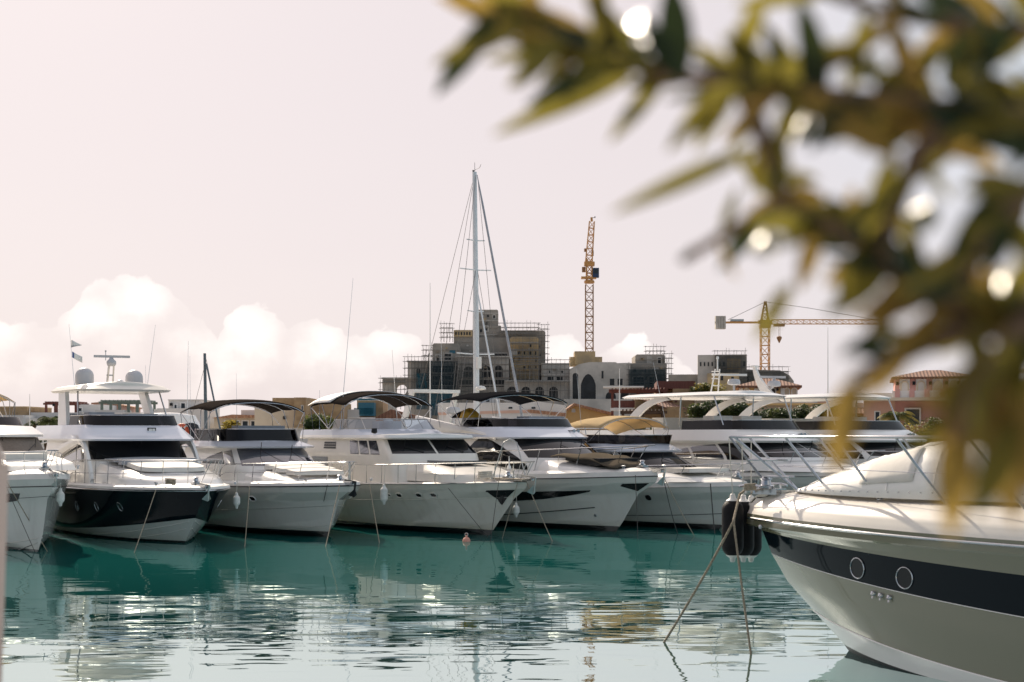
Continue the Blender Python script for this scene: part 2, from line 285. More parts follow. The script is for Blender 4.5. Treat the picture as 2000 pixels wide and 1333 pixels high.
# ---------------------------------------------------------------- mesh builder
class MB:
    def __init__(s): s.v = []; s.f = []; s.m = []
    def add(s, vs, fs, m=0):
        o = len(s.v); s.v += [tuple(p) for p in vs]
        for f in fs: s.f.append([i + o for i in f]); s.m.append(m)
        return s
    def box(s, x0, x1, y0, y1, z0, z1, m=0):
        return s.add([(x0, y0, z0), (x1, y0, z0), (x1, y1, z0), (x0, y1, z0), (x0, y0, z1), (x1, y0, z1), (x1, y1, z1), (x0, y1, z1)],
              [(0, 3, 2, 1), (4, 5, 6, 7), (0, 1, 5, 4), (1, 2, 6, 5), (2, 3, 7, 6), (3, 0, 4, 7)], m)
    def beam(s, p, q, w, h=None, m=0):
        h = h or w; p = Vector(p); q = Vector(q); d = (q - p).normalized()
        a = d.cross(Vector((0, 0, 1)))
        if a.length < 1e-4: a = Vector((1, 0, 0))
        a = a.normalized() * w / 2; b = a.cross(d).normalized() * h / 2
        vs = [c + i * a + j * b for c in (p, q) for i, j in ((-1, -1), (1, -1), (1, 1), (-1, 1))]
        return s.add(vs, [(0, 1, 2, 3), (4, 7, 6, 5), (0, 4, 5, 1), (1, 5, 6, 2), (2, 6, 7, 3), (3, 7, 4, 0)], m)
    def tube(s, pts, r, n=8, m=0, cap=True):
        pts = [Vector(p) for p in pts]; N = len(pts); rs = r if isinstance(r, (list, tuple)) else [r] * N
        prev = None; vs = []
        for i, p in enumerate(pts):
            t = (pts[min(i + 1, N - 1)] - pts[max(i - 1, 0)])
            t = t.normalized() if t.length > 1e-9 else Vector((0, 0, 1))
            if prev is None:
                a = t.orthogonal().normalized()
            else:
                a = prev - t * prev.dot(t); a = a.normalized() if a.length > 1e-6 else t.orthogonal().normalized()
            prev = a; b = t.cross(a)
            for k in range(n):
                an = 2 * PI * k / n; vs.append(p + (a * math.cos(an) + b * math.sin(an)) * rs[i])
        fs = [(i * n + k, i * n + (k + 1) % n, (i + 1) * n + (k + 1) % n, (i + 1) * n + k) for i in range(N - 1) for k in range(n)]
        if cap: fs += [tuple(range(n))[::-1], tuple(range((N - 1) * n, N * n))]
        return s.add(vs, fs, m)
    def lathe(s, prof, c=(0, 0, 0), n=20, m=0, axis='z'):
        vs = []
        for r, z in prof:
            for k in range(n):
                a = 2 * PI * k / n; p = (r * math.cos(a), r * math.sin(a), z)
                if axis == 'x': p = (z, p[0], p[1])
                if axis == 'y': p = (p[0], z, p[1])
                vs.append((p[0] + c[0], p[1] + c[1], p[2] + c[2]))
        N = len(prof)
        fs = [(i * n + k, i * n + (k + 1) % n, (i + 1) * n + (k + 1) % n, (i + 1) * n + k) for i in range(N - 1) for k in range(n)]
        fs += [tuple(range(n))[::-1], tuple(range((N - 1) * n, N * n))]
        return s.add(vs, fs, m)
    def prism(s, poly, o, ea, eb, t, m=0):
        o, ea, eb, t = Vector(o), Vector(ea), Vector(eb), Vector(t); n = len(poly)
        vs = [o + ea * a + eb * b for a, b in poly]; vs += [v + t for v in vs]
        fs = [tuple(range(n))[::-1], tuple(range(n, 2 * n))] + [(i, (i + 1) % n, n + (i + 1) % n, n + i) for i in range(n)]
        return s.add(vs, fs, m)
    def grid(s, P, m=0):
        a, b = len(P), len(P[0]); vs = [p for row in P for p in row]
        fs = []; ms = []
        for i in range(a - 1):
            for j in range(b - 1): fs.append((i * b + j, i * b + j + 1, (i + 1) * b + j + 1, (i + 1) * b + j)); ms.append(m(i, j) if callable(m) else m)
        o = len(s.v); s.v += [tuple(p) for p in vs]
        for f, mm in zip(fs, ms): s.f.append([i + o for i in f]); s.m.append(mm)
        return s
    def build(s, name, mats, parent=None, ang=35, fix=True, solid=0.0, weld=False, **tags):
        me = bpy.data.meshes.new(name); me.from_pydata(s.v, [], s.f)
        for x in (mats if isinstance(mats, (list, tuple)) else [mats]): me.materials.append(MAT[x])
        me.polygons.foreach_set('material_index', s.m)
        bm = bmesh.new(); bm.from_mesh(me)
        if weld: bmesh.ops.remove_doubles(bm, verts=bm.verts, dist=1e-4)
        if fix: bmesh.ops.recalc_face_normals(bm, faces=bm.faces)
        for f in bm.faces: f.smooth = ang > 0
        if ang > 0:
            ra = R(ang)
            for e in bm.edges:
                if len(e.link_faces) == 2 and e.calc_face_angle(0) > ra: e.smooth = False
        bm.to_mesh(me); bm.free()
        o = bpy.data.objects.new(name, me); COL.objects.link(o)
        if parent: o.parent = parent
        if solid:
            md = o.modifiers.new('solid', 'SOLIDIFY'); md.thickness = solid; md.offset = -1
        tag(o, **tags); return o
def tag(o, label=None, cat=None, group=None, kind=None):
    if label: o['label'] = label
    if cat: o['category'] = cat
    if group: o['group'] = group
    if kind: o['kind'] = kind
    return o
def thing(name, label, cat, loc=(0, 0, 0), rz=0.0, group=None):
    o = bpy.data.objects.new(name, None); COL.objects.link(o); o.location = loc; o.rotation_euler = (0, 0, rz)
    return tag(o, label, cat, group)
def copy_tree(o, parent=None):
    c = o.copy(); COL.objects.link(c)
    if parent: c.parent = parent
    for ch in [x for x in list(bpy.data.objects) if x.parent == o]: copy_tree(ch, c)
    return c
def W3(px, py, y): return Vector(((px - 1000) / F * y, y, EYE - (py - 850) / F * y))
# ---------------------------------------------------------------- lofts
def lerp(a, b, t): return a + (b - a) * t
def lev(xf, xb, w, z0, z1=None, r=1.0, m=2.4, q=1.0, kind='cabin', p=2.2, s1=0.6, tap=0.97, uf=0.55):
    z1 = z0 if z1 is None else z1
    def fn(u):
        s = abs(u); g = -1 if u < 0 else 1
        if kind == 'hull':
            x = lerp(xf, xb, s); t = min(1, s / s1); y = w * (1 - (1 - t) ** p)
            if s > s1: y *= 1 - (1 - tap) * (s - s1) / (1 - s1)
            k = 1 - (1 - s) ** q; z = lerp(z0, z1, k)
        else:
            if s < uf:
                t = min(1, s / uf) ** max(1, m / 2) * PI / 2; x = xf - r * (1 - max(0, math.cos(t)) ** (2 / m)); y = w * max(0, math.sin(t)) ** (2 / m)
            else: x = lerp(xf - r, xb, (s - uf) / (1 - uf)); y = w
            z = lerp(z0, z1, (xf - x) / max(1e-6, xf - xb))
        return Vector((x, g * y, z))
    return fn
class Loft:
    def __init__(s, levels): s.L = levels
    def S(s, u, v):
        i = max(0, min(int(v), len(s.L) - 2)); return s.L[i](u).lerp(s.L[i + 1](u), v - i)
    def N(s, u, v):
        e = 0.004; du = s.S(min(1, u + e), v) - s.S(max(-1, u - e), v); n = len(s.L) - 1
        dv = s.S(u, min(n, v + 0.02)) - s.S(u, max(0, v - 0.02)); a = dv.cross(du)
        if a.length < 1e-9: return Vector((1, 0, 0))
        a.normalize(); p = s.S(u, v)
        if a.y * p.y < 0 and abs(p.y) > 0.2: a = -a
        elif abs(p.y) <= 0.2 and a.x < 0: a = -a
        return a
    def us(s, nu, pw=1.0):
        out = []
        for i in range(-nu, nu + 1):
            t = i / nu; out.append(math.copysign(abs(t) ** pw, t))
        return out
    def shell(s, mb, nu=24, sub=3, pw=1.0, m=0, top=None, bottom=False, back=True):
        U = s.us(nu, pw); vs = [i / sub for i in range((len(s.L) - 1) * sub + 1)]
        mb.grid([[s.S(u, v) for u in U] for v in vs], (lambda i, j: m(i / sub)) if callable(m) else m)
        if top is not None: s.cap(mb, U, len(s.L) - 1, top, m if not callable(m) else m(len(s.L) - 1.01))
        if bottom: s.cap(mb, U, 0, 0, m if not callable(m) else 0)
        if back: mb.grid([[s.S(-1, v) for v in vs], [s.S(1, v) for v in vs]], (lambda i, j: m(j / sub)) if callable(m) else m)
        return mb
    def cap(s, mb, U, v, camber=0.05, m=0, k=6):
        half = [u for u in U if u >= 0]; rows = []
        for u in half:
            a, b = s.S(-u, v), s.S(u, v); row = []
            for j in range(k + 1):
                t = j / k; p = a.lerp(b, t); p.z += camber * (1 - (2 * t - 1) ** 2) * min(1, abs(b.y) / 1.0); row.append(p)
            rows.append(row)
        mb.grid(rows, m)
    def patch(s, mb, u0, u1, lo, hi, off=0.012, nu=16, nv=4, m=0, th=0.03):
        P = []; Q = []
        for i in range(nu + 1):
            u = lerp(u0, u1, i / nu); a = lo(i / nu) if callable(lo) else lo; b = hi(i / nu) if callable(hi) else hi
            rp = []; rq = []
            for j in range(nv + 1):
                v = lerp(a, b, j / nv); p = s.S(u, v); n = s.N(u, v); rp.append(p + n * off); rq.append(p + n * (off - th))
            P.append(rp); Q.append(rq)
        mb.grid(P, m)
        ring = [(0, j) for j in range(nv + 1)] + [(i, nv) for i in range(1, nu + 1)] + [(nu, j) for j in range(nv - 1, -1, -1)] + [(i, 0) for i in range(nu - 1, -1, -1)]
        mb.grid([[P[i][j] for i, j in ring], [Q[i][j] for i, j in ring]], m)
        return mb
    def edge(s, mb, v, r, off=0.0, nu=30, U=1.0, dz=0.0, m=0, n=6, pw=1.0):
        mb.tube([s.S(u * U, v) + s.N(u * U, v) * off + Vector((0, 0, dz)) for u in s.us(nu, pw)], r, n, m); return mb
def arc(n, f): return [f(i / n) for i in range(n + 1)]
# ---------------------------------------------------------------- boat pieces
HEAD = R(-58)
def boat_hull(b, spec, mat_names, mfun, deckmat='deck_white', inset=0.06, deck_h=0.0, camber=0.06, rub='black_trim', rub_r=0.03, nu=30, rise=0.0):
    H = Loft(spec); mb = MB(); H.shell(mb, nu=nu, sub=4, pw=1.35, m=mfun, top=None)
    mb.build('hull', mat_names, b, ang=28, weld=True)
    top = len(spec) - 1
    def dl(k, dz):
        def fn(u):
            p = spec[-1](u); y = math.copysign(max(0, abs(p.y) - k), p.y) if abs(p.y) > 1e-6 else 0
            return Vector((p.x - k * 1.2 * (1 - min(1, abs(u) * 4)), y, p.z + dz))
        return fn
    D = Loft([dl(0.004, -0.004), dl(inset * 0.5, 0.02 + rise * 0.6), dl(inset + 0.10 * (rise > 0), 0.03 + rise * 0.9), dl(inset + 0.28 * (rise > 0) + 0.02, 0.03 + rise + deck_h)])
    mb = MB(); D.shell(mb, nu=nu, sub=3, pw=1.35, top=camber); mb.build('deck', deckmat, b, ang=40, weld=True)
    if rub:
        mb = MB(); H.edge(mb, top - 0.04, rub_r, 0.0, nu=40, pw=1.3); mb.build('rub_rail', rub, b)
    return H, D
def rails(b, D, U=0.55, h=0.62, n=6, v=3, lean=0.18, mids=(0.5,), fwd=0.30, r=0.018, matn='steel', drop=True, name='bow_rail', inset=0.0):
    U0 = [i / 24 for i in range(-24, 25)]; e = lambda t: math.copysign(abs(t) ** 1.25, t) * U
    def base(u):
        p = D.S(u, v).copy(); p.y *= (1 - inset); return p
    def top(u, k=1.0):
        p = base(u); out = Vector((fwd * max(0, 1 - abs(u) / (U * 0.5)) + 0.10, math.copysign(0.05, p.y) if abs(p.y) > .02 else 0, h))
        f = 1.0
        if drop: f = 1 - max(0, (abs(u) / U - 0.86) / 0.14) ** 1.5
        # widen the pulpit at the tip
        wv = 0.16 * max(0, 1 - abs(u) / (U * 0.35)); q = base(u)
        q = q + Vector((out.x * k, out.y * k + (math.copysign(wv, u) * k if abs(u) > 1e-6 else 0), out.z * k * f)); return q
    mb = MB(); mb.tube([top(e(t)) for t in U0], r, 8); ro = mb.build(name, matn, b)
    for mm in mids:
        mb = MB(); mb.tube([top(e(t) * 0.97, mm) for t in U0], r * 0.62, 6); mb.build('mid_rail', matn, ro)
    for i in range(-n, n + 1):
        if i == 0: continue
        t = i / (n + 0.35); u = e(t); mb = MB(); a = base(u); q = top(u); a.x -= lean
        mb.tube([a - Vector((0, 0, 0.03)), q], r * 0.8, 6); mb.lathe([(r * 2.2, 0), (r * 2.2, 0.02), (r, 0.03)], (a.x, a.y, a.z - 0.012), 8)
        mb.build('stanchion', matn, ro)
    return ro
def anchor(b, x, z, matn='steel_dull', dark=False, sc=1.0):
    mb = MB(); mb.box(x - 0.7, x + 0.12, -0.09, -0.06, z, z + 0.12); mb.box(x - 0.7, x + 0.12, 0.06, 0.09, z, z + 0.12)
    mb.lathe([(0.05, -0.09), (0.05, 0.09)], (x + 0.06, 0, z + 0.05), 10, axis='y'); ro = mb.build('bow_roller', 'steel', b)
    mb = MB(); mb.beam((x - 0.6, 0, z + 0.14), (x + 0.22 * sc, 0, z + 0.10), 0.035, 0.07); mb.beam((x + 0.22 * sc, 0, z + 0.12), (x + 0.12, 0, z - 0.38 * sc), 0.035, 0.08)
    f = 0.2 * sc
    mb.add([(x + 0.20, 0, z - 0.10), (x + 0.0, f * .8, z - 0.34 * sc), (x - 0.08, 0, z - 0.26 * sc), (x + 0.0, -f * .8, z - 0.34 * sc), (x + 0.10, 0, z - 0.42 * sc)],
           [(0, 1, 2), (0, 2, 3), (0, 4, 1), (0, 3, 4), (1, 4, 2), (2, 4, 3)])
    return mb.build('anchor', 'black_trim' if dark else matn, b)
def cleat(b, x, y, z, s=1.0):
    mb = MB(); mb.tube([(x - 0.13 * s, y, z + 0.06 * s), (x - 0.06 * s, y, z + 0.075 * s), (x + 0.06 * s, y, z + 0.075 * s), (x + 0.13 * s, y, z + 0.06 * s)], 0.014 * s, 6)
    mb.tube([(x - 0.05 * s, y, z - 0.02), (x - 0.04 * s, y, z + 0.07 * s)], 0.014 * s, 6); mb.tube([(x + 0.05 * s, y, z - 0.02), (x + 0.04 * s, y, z + 0.07 * s)], 0.014 * s, 6)
    return mb.build('cleat', 'steel', b)
def windlass(b, x, z):
    mb = MB(); mb.lathe([(0.12, 0), (0.13, 0.06), (0.08, 0.09), (0.07, 0.16), (0.1, 0.19), (0.05, 0.22)], (x, 0, z), 14); mb.box(x - 0.2, x + 0.2, -0.12, 0.12, z - 0.03, z + 0.03)
    return mb.build('windlass', 'steel', b)
def canopy(b, xa, xf, w, z, crown=0.28, droop=0.12, matn='canvas_black', name='bimini', rowend=0.0, aft_drop=0.0, mount=(-9, 3.6), bows=(0.03, 0.35, 0.68, 0.97), fr='steel', yw=None, side=0.12, mount2=None):
    nx, ny = 14, 14; P = []
    for i in range(nx + 1):
        t = i / nx; x = lerp(xa, xf, t); row = []
        for j in range(ny + 1):
            s = j / ny * 2 - 1; ends = abs(2 * t - 1) ** 3
            sag = 0.02 * abs(math.sin(t * PI * (len(bows) - 1)))
            zz = z + crown * (1 - abs(s) ** 2.3) - side * abs(s) ** 5 - droop * ends - sag - aft_drop * (1 - t) ** 2 + rowend * t
            row.append(Vector((x + 0.10 * (2 * t - 1) * (1 - s * s), s * w * (1 - 0.02 * ends), zz)))
        P.append(row)
    mb = MB(); mb.grid(P); c = mb.build(name, matn, b, ang=60, solid=0.025)
    rad = 0.016
    for k, t in enumerate(bows):
        i = min(nx, max(0, round(t * nx))); arcp = [p - Vector((0, 0, 0.045)) for p in P[i]]
        for q in arcp: q.y *= 0.985
        mm = mount if (mount2 is None or t < 0.5) else mount2
        mb = MB(); mb.tube([Vector((mm[0], -w + 0.06, mm[1]))] + arcp + [Vector((mm[0], w - 0.06, mm[1]))], rad, 6); mb.build('canopy_bow', fr, b)
    for sx in (0, nx):
        for sy in (0, ny):
            p = P[sx][sy]; q = Vector((lerp(mount[0], p.x, 0.85), math.copysign(w - 0.06, p.y), mount[1] - 0.05)); mb = MB(); mb.tube([p, q], rad * 0.8, 6); mb.build('canopy_strut', fr, b)
    return c
def wiper(b, p, q, bl=0.45):
    p, q = Vector(p), Vector(q); mb = MB(); mb.tube([p, q], 0.012, 5); d = (q - p).normalized(); sd = Vector((0.25, 0, 1)).normalized()
    mb.beam(q - sd * bl / 2 - d * 0.0, q + sd * bl / 2, 0.015, 0.03); mb.lathe([(0.04, 0), (0.03, 0.04)], tuple(p), 8); return mb.build('wiper', 'black_trim', b)
def antenna(b, base, tip, r=0.012, matn='mast_white', name='antenna'):
    mb = MB(); base, tip = Vector(base), Vector(tip); mb.tube([base, base.lerp(tip, 0.4), tip], [r, r * 0.8, r * 0.45], 6); mb.lathe([(r * 2.4, 0), (r * 2.4, 0.08), (r, 0.14)], tuple(base), 8)
    return mb.build(name, matn, b)
def dome(b, x, y, z, r, h, matn='grey_plastic', name='satellite_dome'):
    pr = [(r * 0.82, 0), (r * 0.96, 0.06), (r, 0.12), (r, h - r * 0.95)] + [(r * math.cos(a), h - r * 0.95 + r * 0.95 * math.sin(a)) for a in [R(12 * k) for k in range(1, 8)]] + [(0.01, h)]
    mb = MB(); mb.lathe(pr, (x, y, z), 24); o = mb.build(name, matn, b, ang=60); mb = MB(); mb.lathe([(r * 0.9, -0.04), (r * 0.9, 0.03)], (x, y, z), 24); mb.build('dome_base', 'steel_dull', o); return o
def portlight(H, b, u, v, rx, rz, matn='dark_window', ring='steel', tube=0.02, off=0.004, n=20, name='porthole', ex=0.75):
    c = H.S(u, v); nn = H.N(u, v); t = (H.S(u + 0.01, v) - H.S(u - 0.01, v)).normalized(); t = (t - nn * t.dot(nn)).normalized(); w = nn.cross(t)
    pts = []
    for k in range(n):
        a = 2 * PI * k / n; ca, sa = math.cos(a), math.sin(a); e = ex
        pts.append(c + nn * 0.012 + t * rx * math.copysign(abs(ca) ** e, ca) + w * rz * math.copysign(abs(sa) ** e, sa))
    mb = MB(); mb.add([c + nn * 0.004] + [p - nn * 0.006 for p in pts], [(0, 1 + k, 1 + (k + 1) % n) for k in range(n)]); o = mb.build(name, matn, b, fix=False)
    mb = MB(); mb.tube(pts + [pts[0]], tube, 6, cap=False); mb.build('porthole_ring', ring, o); return o
LINES = []
def line(p, q, label, sag=0.12, r=0.014, matn='rope_tan', mid=None, group='mooring lines of the moored row'):
    p, q = Vector(p), Vector(q); pts = []
    for i in range(13):
        t = i / 12; a = p.lerp(q, t); a.z -= sag * 4 * t * (1 - t) * 0.5; pts.append(a)
    d = (q - p).normalized(); pts.append(q + d * 0.5)
    mb = MB(); mb.tube(pts, r, 6); o = mb.build('mooring_line', matn, None); tag(o, label, 'rope', group); return o
def fender(p, L, r, label, matn='fender_white', ends='fender_white', rope_to=None, group='fenders hanging between the boats', tilt=0):
    x, y, z = p
    pr = [(0.02, 0), (0.035, 0.02), (0.035, 0.07)] + [(r * math.sin(a), 0.07 + r * (1 - math.cos(a))) for a in [R(k) for k in (25, 45, 65, 80, 90)]]
    top = [(a, L - b) for a, b in pr][::-1]
    t = thing('fender', label, 'fender', (x, y, z), tilt, group)
    mb = MB(); mb.lathe(pr[3:] + top[:-3], n=20); mb.build('fender_body', matn, t, ang=60)
    for s in (0, 1):
        mb = MB(); seg = [(a, (L - c) if s else c) for a, c in ([(0.03, -0.02), (0.045, 0.0), (0.05, 0.05), (r * 0.55, 0.085), (r * 0.62, 0.10)])]; mb.lathe(seg, n=14); mb.build('fender_end', ends, t, ang=60)
    if rope_to:
        q = Vector(rope_to) - Vector(p); c, s2 = math.cos(-tilt), math.sin(-tilt); q = Vector((q.x * c - q.y * s2, q.x * s2 + q.y * c, q.z))
        mb = MB(); mb.tube([(0, 0, L), q], 0.009, 5); mb.build('fender_rope', 'rope_white', t)
    return t
class Fr:   # frame of a boat: local -> world
    def __init__(s, px, d, ang=-58):
        s.o = Vector(((px - 1000) / F * d, d, 0)); s.a = R(ang); s.M = Matrix.Translation(s.o) @ Matrix.Rotation(s.a, 4, 'Z')
    def w(s, x, y, z): return s.M @ Vector((x, y, z))
def wat(px, py):   # point on the water seen at a pixel
    d = EYE * F / (py - 850); return Vector(((px - 1000) / F * d, d, 0))
HH = 'hull'
def std_hull(L, w, zb, za, xk=-3.2, xc=-1.6, cb=0.6, pg=2.6, pm=2.1, pc=1.8, xm=-0.8, cz=0.06):
    return [lev(xk, -L, 0.04, -0.8, -0.6, kind=HH, p=2), lev(xc, -L, w * 0.86, cb, cz, kind=HH, p=pc, q=3.2), lev(xm, -L, w * 0.95, (zb + cb) * 0.55 + 0.05, za * 0.58, kind=HH, p=pm, q=2.6),
            lev(-0.1, -L, w * 0.99, zb - 0.22, za - 0.22, kind=HH, p=pg - 0.15, q=2), lev(0, -L, w, zb, za, kind=HH, p=pg, q=2)]
def spray_rail(H, b, v0, v1, U=0.4, matn='hull_white', r=0.018):
    for s in (-1, 1):
        mb = MB(); mb.tube([H.S(s * lerp(0.012, U, (i / 20) ** 1.2), lerp(v0, v1, i / 20)) for i in range(21)], r, 5); mb.build('spray_rail', matn, b)
# ================================================================ setting
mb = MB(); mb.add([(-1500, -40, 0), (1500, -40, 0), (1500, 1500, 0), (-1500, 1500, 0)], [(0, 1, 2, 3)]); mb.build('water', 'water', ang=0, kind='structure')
# seabed is never seen through the reflective surface; land behind the berths
mb = MB(); edge = [(-160, -22), (-21, 58), (34, 90), (160, 163)]
mb.add([(x, y, 1.35) for x, y in edge] + [(1500, 1500, 1.35), (-1500, 1500, 1.35), (-1500, -22, 1.35)], [(0, 1, 2, 3, 4, 5, 6)])
mb.add([(x, y, z) for x, y in edge for z in (-0.5, 1.35)], [(0, 2, 3, 1), (2, 4, 5, 3), (4, 6, 7, 5)]); mb.build('ground', 'quay_concrete', ang=0, kind='structure')
mb = MB(); mb.box(-40, 40, -12, 4.6, -1.0, 1.88); mb.box(-40, 40, 4.25, 4.7, 1.7, 1.96); mb.build('quay', 'quay_concrete', ang=0, kind='structure')
# slim leaning post on the near quay at the left of the frame
mb = MB(); mb.beam((-1.552, 4.0, 1.88), (-1.503, 4.0, 3.42), 0.13, 0.13); pt = thing('quay_post', 'slim pale pinkish post standing at the left edge of the picture', 'post')
mb.build('post_shaft', 'post_pink', pt); mb = MB(); mb.lathe([(0.07, 0), (0.07, 0.03), (0.05, 0.08)], (-1.503, 4.0, 3.415), 12); mb.build('post_cap', 'post_pink', pt)

# ================================================================ B1 white yacht cut by the left edge
f1 = Fr(106, 41); b = thing('motor_yacht', 'white yacht cut off by the left picture edge, brown mesh over its windscreen', 'yacht', f1.o, f1.a, 'motor yachts moored side by side')
sp = std_hull(14.5, 2.35, 2.24, 1.95, pg=1.65, pm=1.5, pc=1.4, xc=-1.3, xk=-2.7); H, D = boat_hull(b, sp, ['hull_grey_white'], 0, deck_h=0.02, rub=None, rise=0.22)
mb = MB(); H.edge(mb, 3.0, 0.016, 0.0, nu=40, pw=1.3); mb.build('rub_rail', 'black_trim', b); mb = MB(); H.edge(mb, 2.25, 0.008, 0.0, nu=40, pw=1.3); mb.build('hull_line', 'black_trim', b)
spray_rail(H, b, 0.9, 0.72); spray_rail(H, b, 0.8, 0.35, 0.3)
mb = MB(); H.patch(mb, -0.30, -0.10, lambda t: 1.75 + 0.35 * t, lambda t: 2.62 - 0.2 * (t - .5) ** 2, 0.015, 14, 4); mb.build('hull_window', 'dark_window', b)
T = Loft([lev(-2.2, -8, 1.55, 2.42, r=1.6), lev(-2.5, -8, 1.5, 2.6, 2.8, r=1.5), lev(-2.9, -8, 1.35, 2.68, 2.95, r=1.4)]); mb = MB(); T.shell(mb, top=0.05); mb.build('foredeck_trunk', 'deck_white', b, weld=True)
mb = MB(); mb.box(-4.6, -3.3, -0.62, 0.62, 2.74, 2.92); mb.box(-5.2, -4.6, -0.95, 0.95, 2.80, 2.98); mb.build('sun_pad', 'cushion', b)
K = Loft([lev(-5.0, -13, 1.75, 2.3, r=3.2, m=2), lev(-5.4, -13, 1.7, 2.80, r=3.1, m=2), lev(-6.4, -13, 1.55, 3.46, r=2.6, m=2)]); mb = MB(); K.shell(mb, top=0.1); mb.build('cabin', 'gelcoat', b, weld=True)
mb = MB(); K.patch(mb, -0.42, 0.42, 1.08, 1.93, 0.015); mb.build('windscreen', 'brown_mesh_window', b)
for s in (-1, 1): mb = MB(); K.patch(mb, s * 0.5, s * 0.85, lambda t: 1.15, lambda t: 1.9 - 0.5 * t, 0.015); mb.build('side_window', 'dark_window', b)
wiper(b, (-5.6, 0.5, 2.90), (-6.4, 1.0, 3.22)); wiper(b, (-5.5, -0.6, 2.86), (-6.2, -0.1, 3.22))
Fb = Loft([lev(-6.2, -14, 1.72, 3.44, r=2.6, m=2), lev(-6.2, -14, 1.75, 3.52, r=2.6, m=2), lev(-7.4, -14, 1.6, 3.80, r=2.4, m=2)]); mb = MB(); Fb.shell(mb, top=0.04, bottom=True); mb.build('flybridge', 'gelcoat', b, weld=True)
G = Loft([lev(-8.4, -12.5, 1.45, 3.78, r=2.0), lev(-8.9, -12.5, 1.38, 4.12, r=1.9)]); mb = MB(); G.shell(mb, back=False); mb.build('flybridge_windscreen', 'smoked', b)
canopy(b, -15.6, -12.4, 1.75, 4.95, crown=0.3, matn='canvas_cream', mount=(-13.2, 3.8))
rails(b, D, U=0.5, h=0.55, n=6); cleat(b, -1.6, -1.15, 2.5, 1.2); cleat(b, -1.6, 1.1, 2.5, 1.2); anchor(b, 0.05, 2.3, sc=0.7); windlass(b, -1.1, 2.5)
antenna(b, (-9.5, -1.2, 4.0), (-9.9, -1.25, 7.0))

# ================================================================ B2 dark-hulled flybridge yacht
f2 = Fr(402, 44.5); b = thing('motor_yacht', 'dark navy hulled flybridge yacht with white hardtop, two grey domes and an open radar bar', 'yacht', f2.o, f2.a, 'motor yachts moored side by side')
sp = [lev(-2.9, -15, 0.04, -0.8, -0.6, kind=HH, p=2), lev(-2.0, -15, 1.9, -0.02, -0.05, kind=HH, p=2.4), lev(-1.0, -15, 2.15, 0.85, 0.15, kind=HH, p=2.6, q=3.0), lev(-0.95, -15, 2.19, 0.88, 0.18, kind=HH, p=2.6, q=3.0),
      lev(-0.35, -15, 2.3, 1.42, 1.15, kind=HH, p=3.6), lev(0, -15, 2.36, 1.78, 1.62, kind=HH, p=4.2)]
H, D = boat_hull(b, sp, ['hull_navy', 'hull_grey_white'], lambda v: 1 if v < 2 else 0, deck_h=0.0, rub=None, rise=0.10)
mb = MB(); H.edge(mb, 4.9, 0.028, 0.0, nu=40, pw=1.3); mb.build('rub_rail', 'steel', b)
spray_rail(H, b, 1.9, 1.35, 0.35, 'hull_grey_white', 0.025); spray_rail(H, b, 1.6, 1.1, 0.2, 'hull_grey_white', 0.02)
for u in (-0.20, -0.30, -0.42, 0.2): portlight(H, b, u, 3.75, 0.10, 0.16, tube=0.012, ring='steel')
T = Loft([lev(-1.5, -7.4, 1.75, 1.85, r=2.2, m=2.2), lev(-1.9, -7.4, 1.68, 2.05, 2.25, r=2.0), lev(-2.6, -7.4, 1.5, 2.22, 2.62, r=1.7)]); mb = MB(); T.shell(mb, top=0.06); mb.build('foredeck_trunk', 'gelcoat', b, weld=True)
P2 = Loft([lev(-2.7, -5.2, 1.15, 2.28, 2.52, r=0.8, m=3), lev(-2.75, -5.2, 1.12, 2.42, 2.66, r=0.8, m=3)]); mb = MB(); P2.shell(mb, top=0.03); mb.build('sun_pad', 'cushion', b, weld=True)
mb = MB(); mb.grid([[Vector((lerp(-5.1, -6.5, i / 6), lerp(-1.35, 1.35, j / 8), 2.60 + 0.10 * i / 6 + 0.07 * (1 - (j / 4 - 1) ** 2))) for j in range(9)] for i in range(7)]); mb.build('windscreen_cover', 'grey_cover', b, solid=0.03)
mb = MB(); mb.box(-4.9, -4.5, -1.3, 1.3, 2.5, 2.72); mb.build('foredeck_seat', 'grey_cover', b)
K = Loft([lev(-5.6, -12.5, 1.92, 1.75, r=1.5), lev(-6.0, -12.5, 1.88, 2.62, r=1.4), lev(-6.7, -12.5, 1.74, 3.32, r=1.2)]); mb = MB(); K.shell(mb, top=0.05); mb.build('cabin', 'gelcoat', b, weld=True)
mb = MB(); K.patch(mb, -0.43, 0.43, 1.02, 1.97, 0.014, 24); ws = mb.build('windscreen', 'dark_window', b)
mb = MB(); K.patch(mb, -0.45, 0.45, 0.985, 1.02, 0.03, 24, 1); mb.build('window_sill', 'gelcoat', b)
for s in (-1, 1):
    for (a, c) in ((0.50, 0.585), (0.60, 0.80)):
        mb = MB(); K.patch(mb, s * a, s * c, 0.95, lambda t, a=a, c=c: 1.78 - 2.2 * max(0, lerp(a, c, t) - 0.58) ** 1.0 * 1.7, 0.014); mb.build('side_window', 'tinted_window', b)
    mb = MB(); sec = []
    for i in range(25):
        t = i / 24; x = lerp(-5.75, -12.4, t ** 1.15); z = 1.9 + 1.42 * math.sin(PI / 2 * min(1, t / 0.30)) ** 0.9 - 0.95 * max(0, (t - 0.30) / 0.70) ** 1.3; hw = 0.10 + 0.14 * t
        sec.append([Vector((x, s * (1.93 + dy), z + dz * hw)) for dy, dz in ((-0.05, 1), (0.05, 0.9), (0.09, 0), (0.05, -0.9), (-0.05, -1), (-0.05, 1))])
    mb.grid(sec); mb.build('side_arch', 'gelcoat', b)
    wiper(b, (-6.25, s * 0.9 - 0.3, 2.7), (-6.62, s * 0.9 - 0.9, 3.0), 0.6)
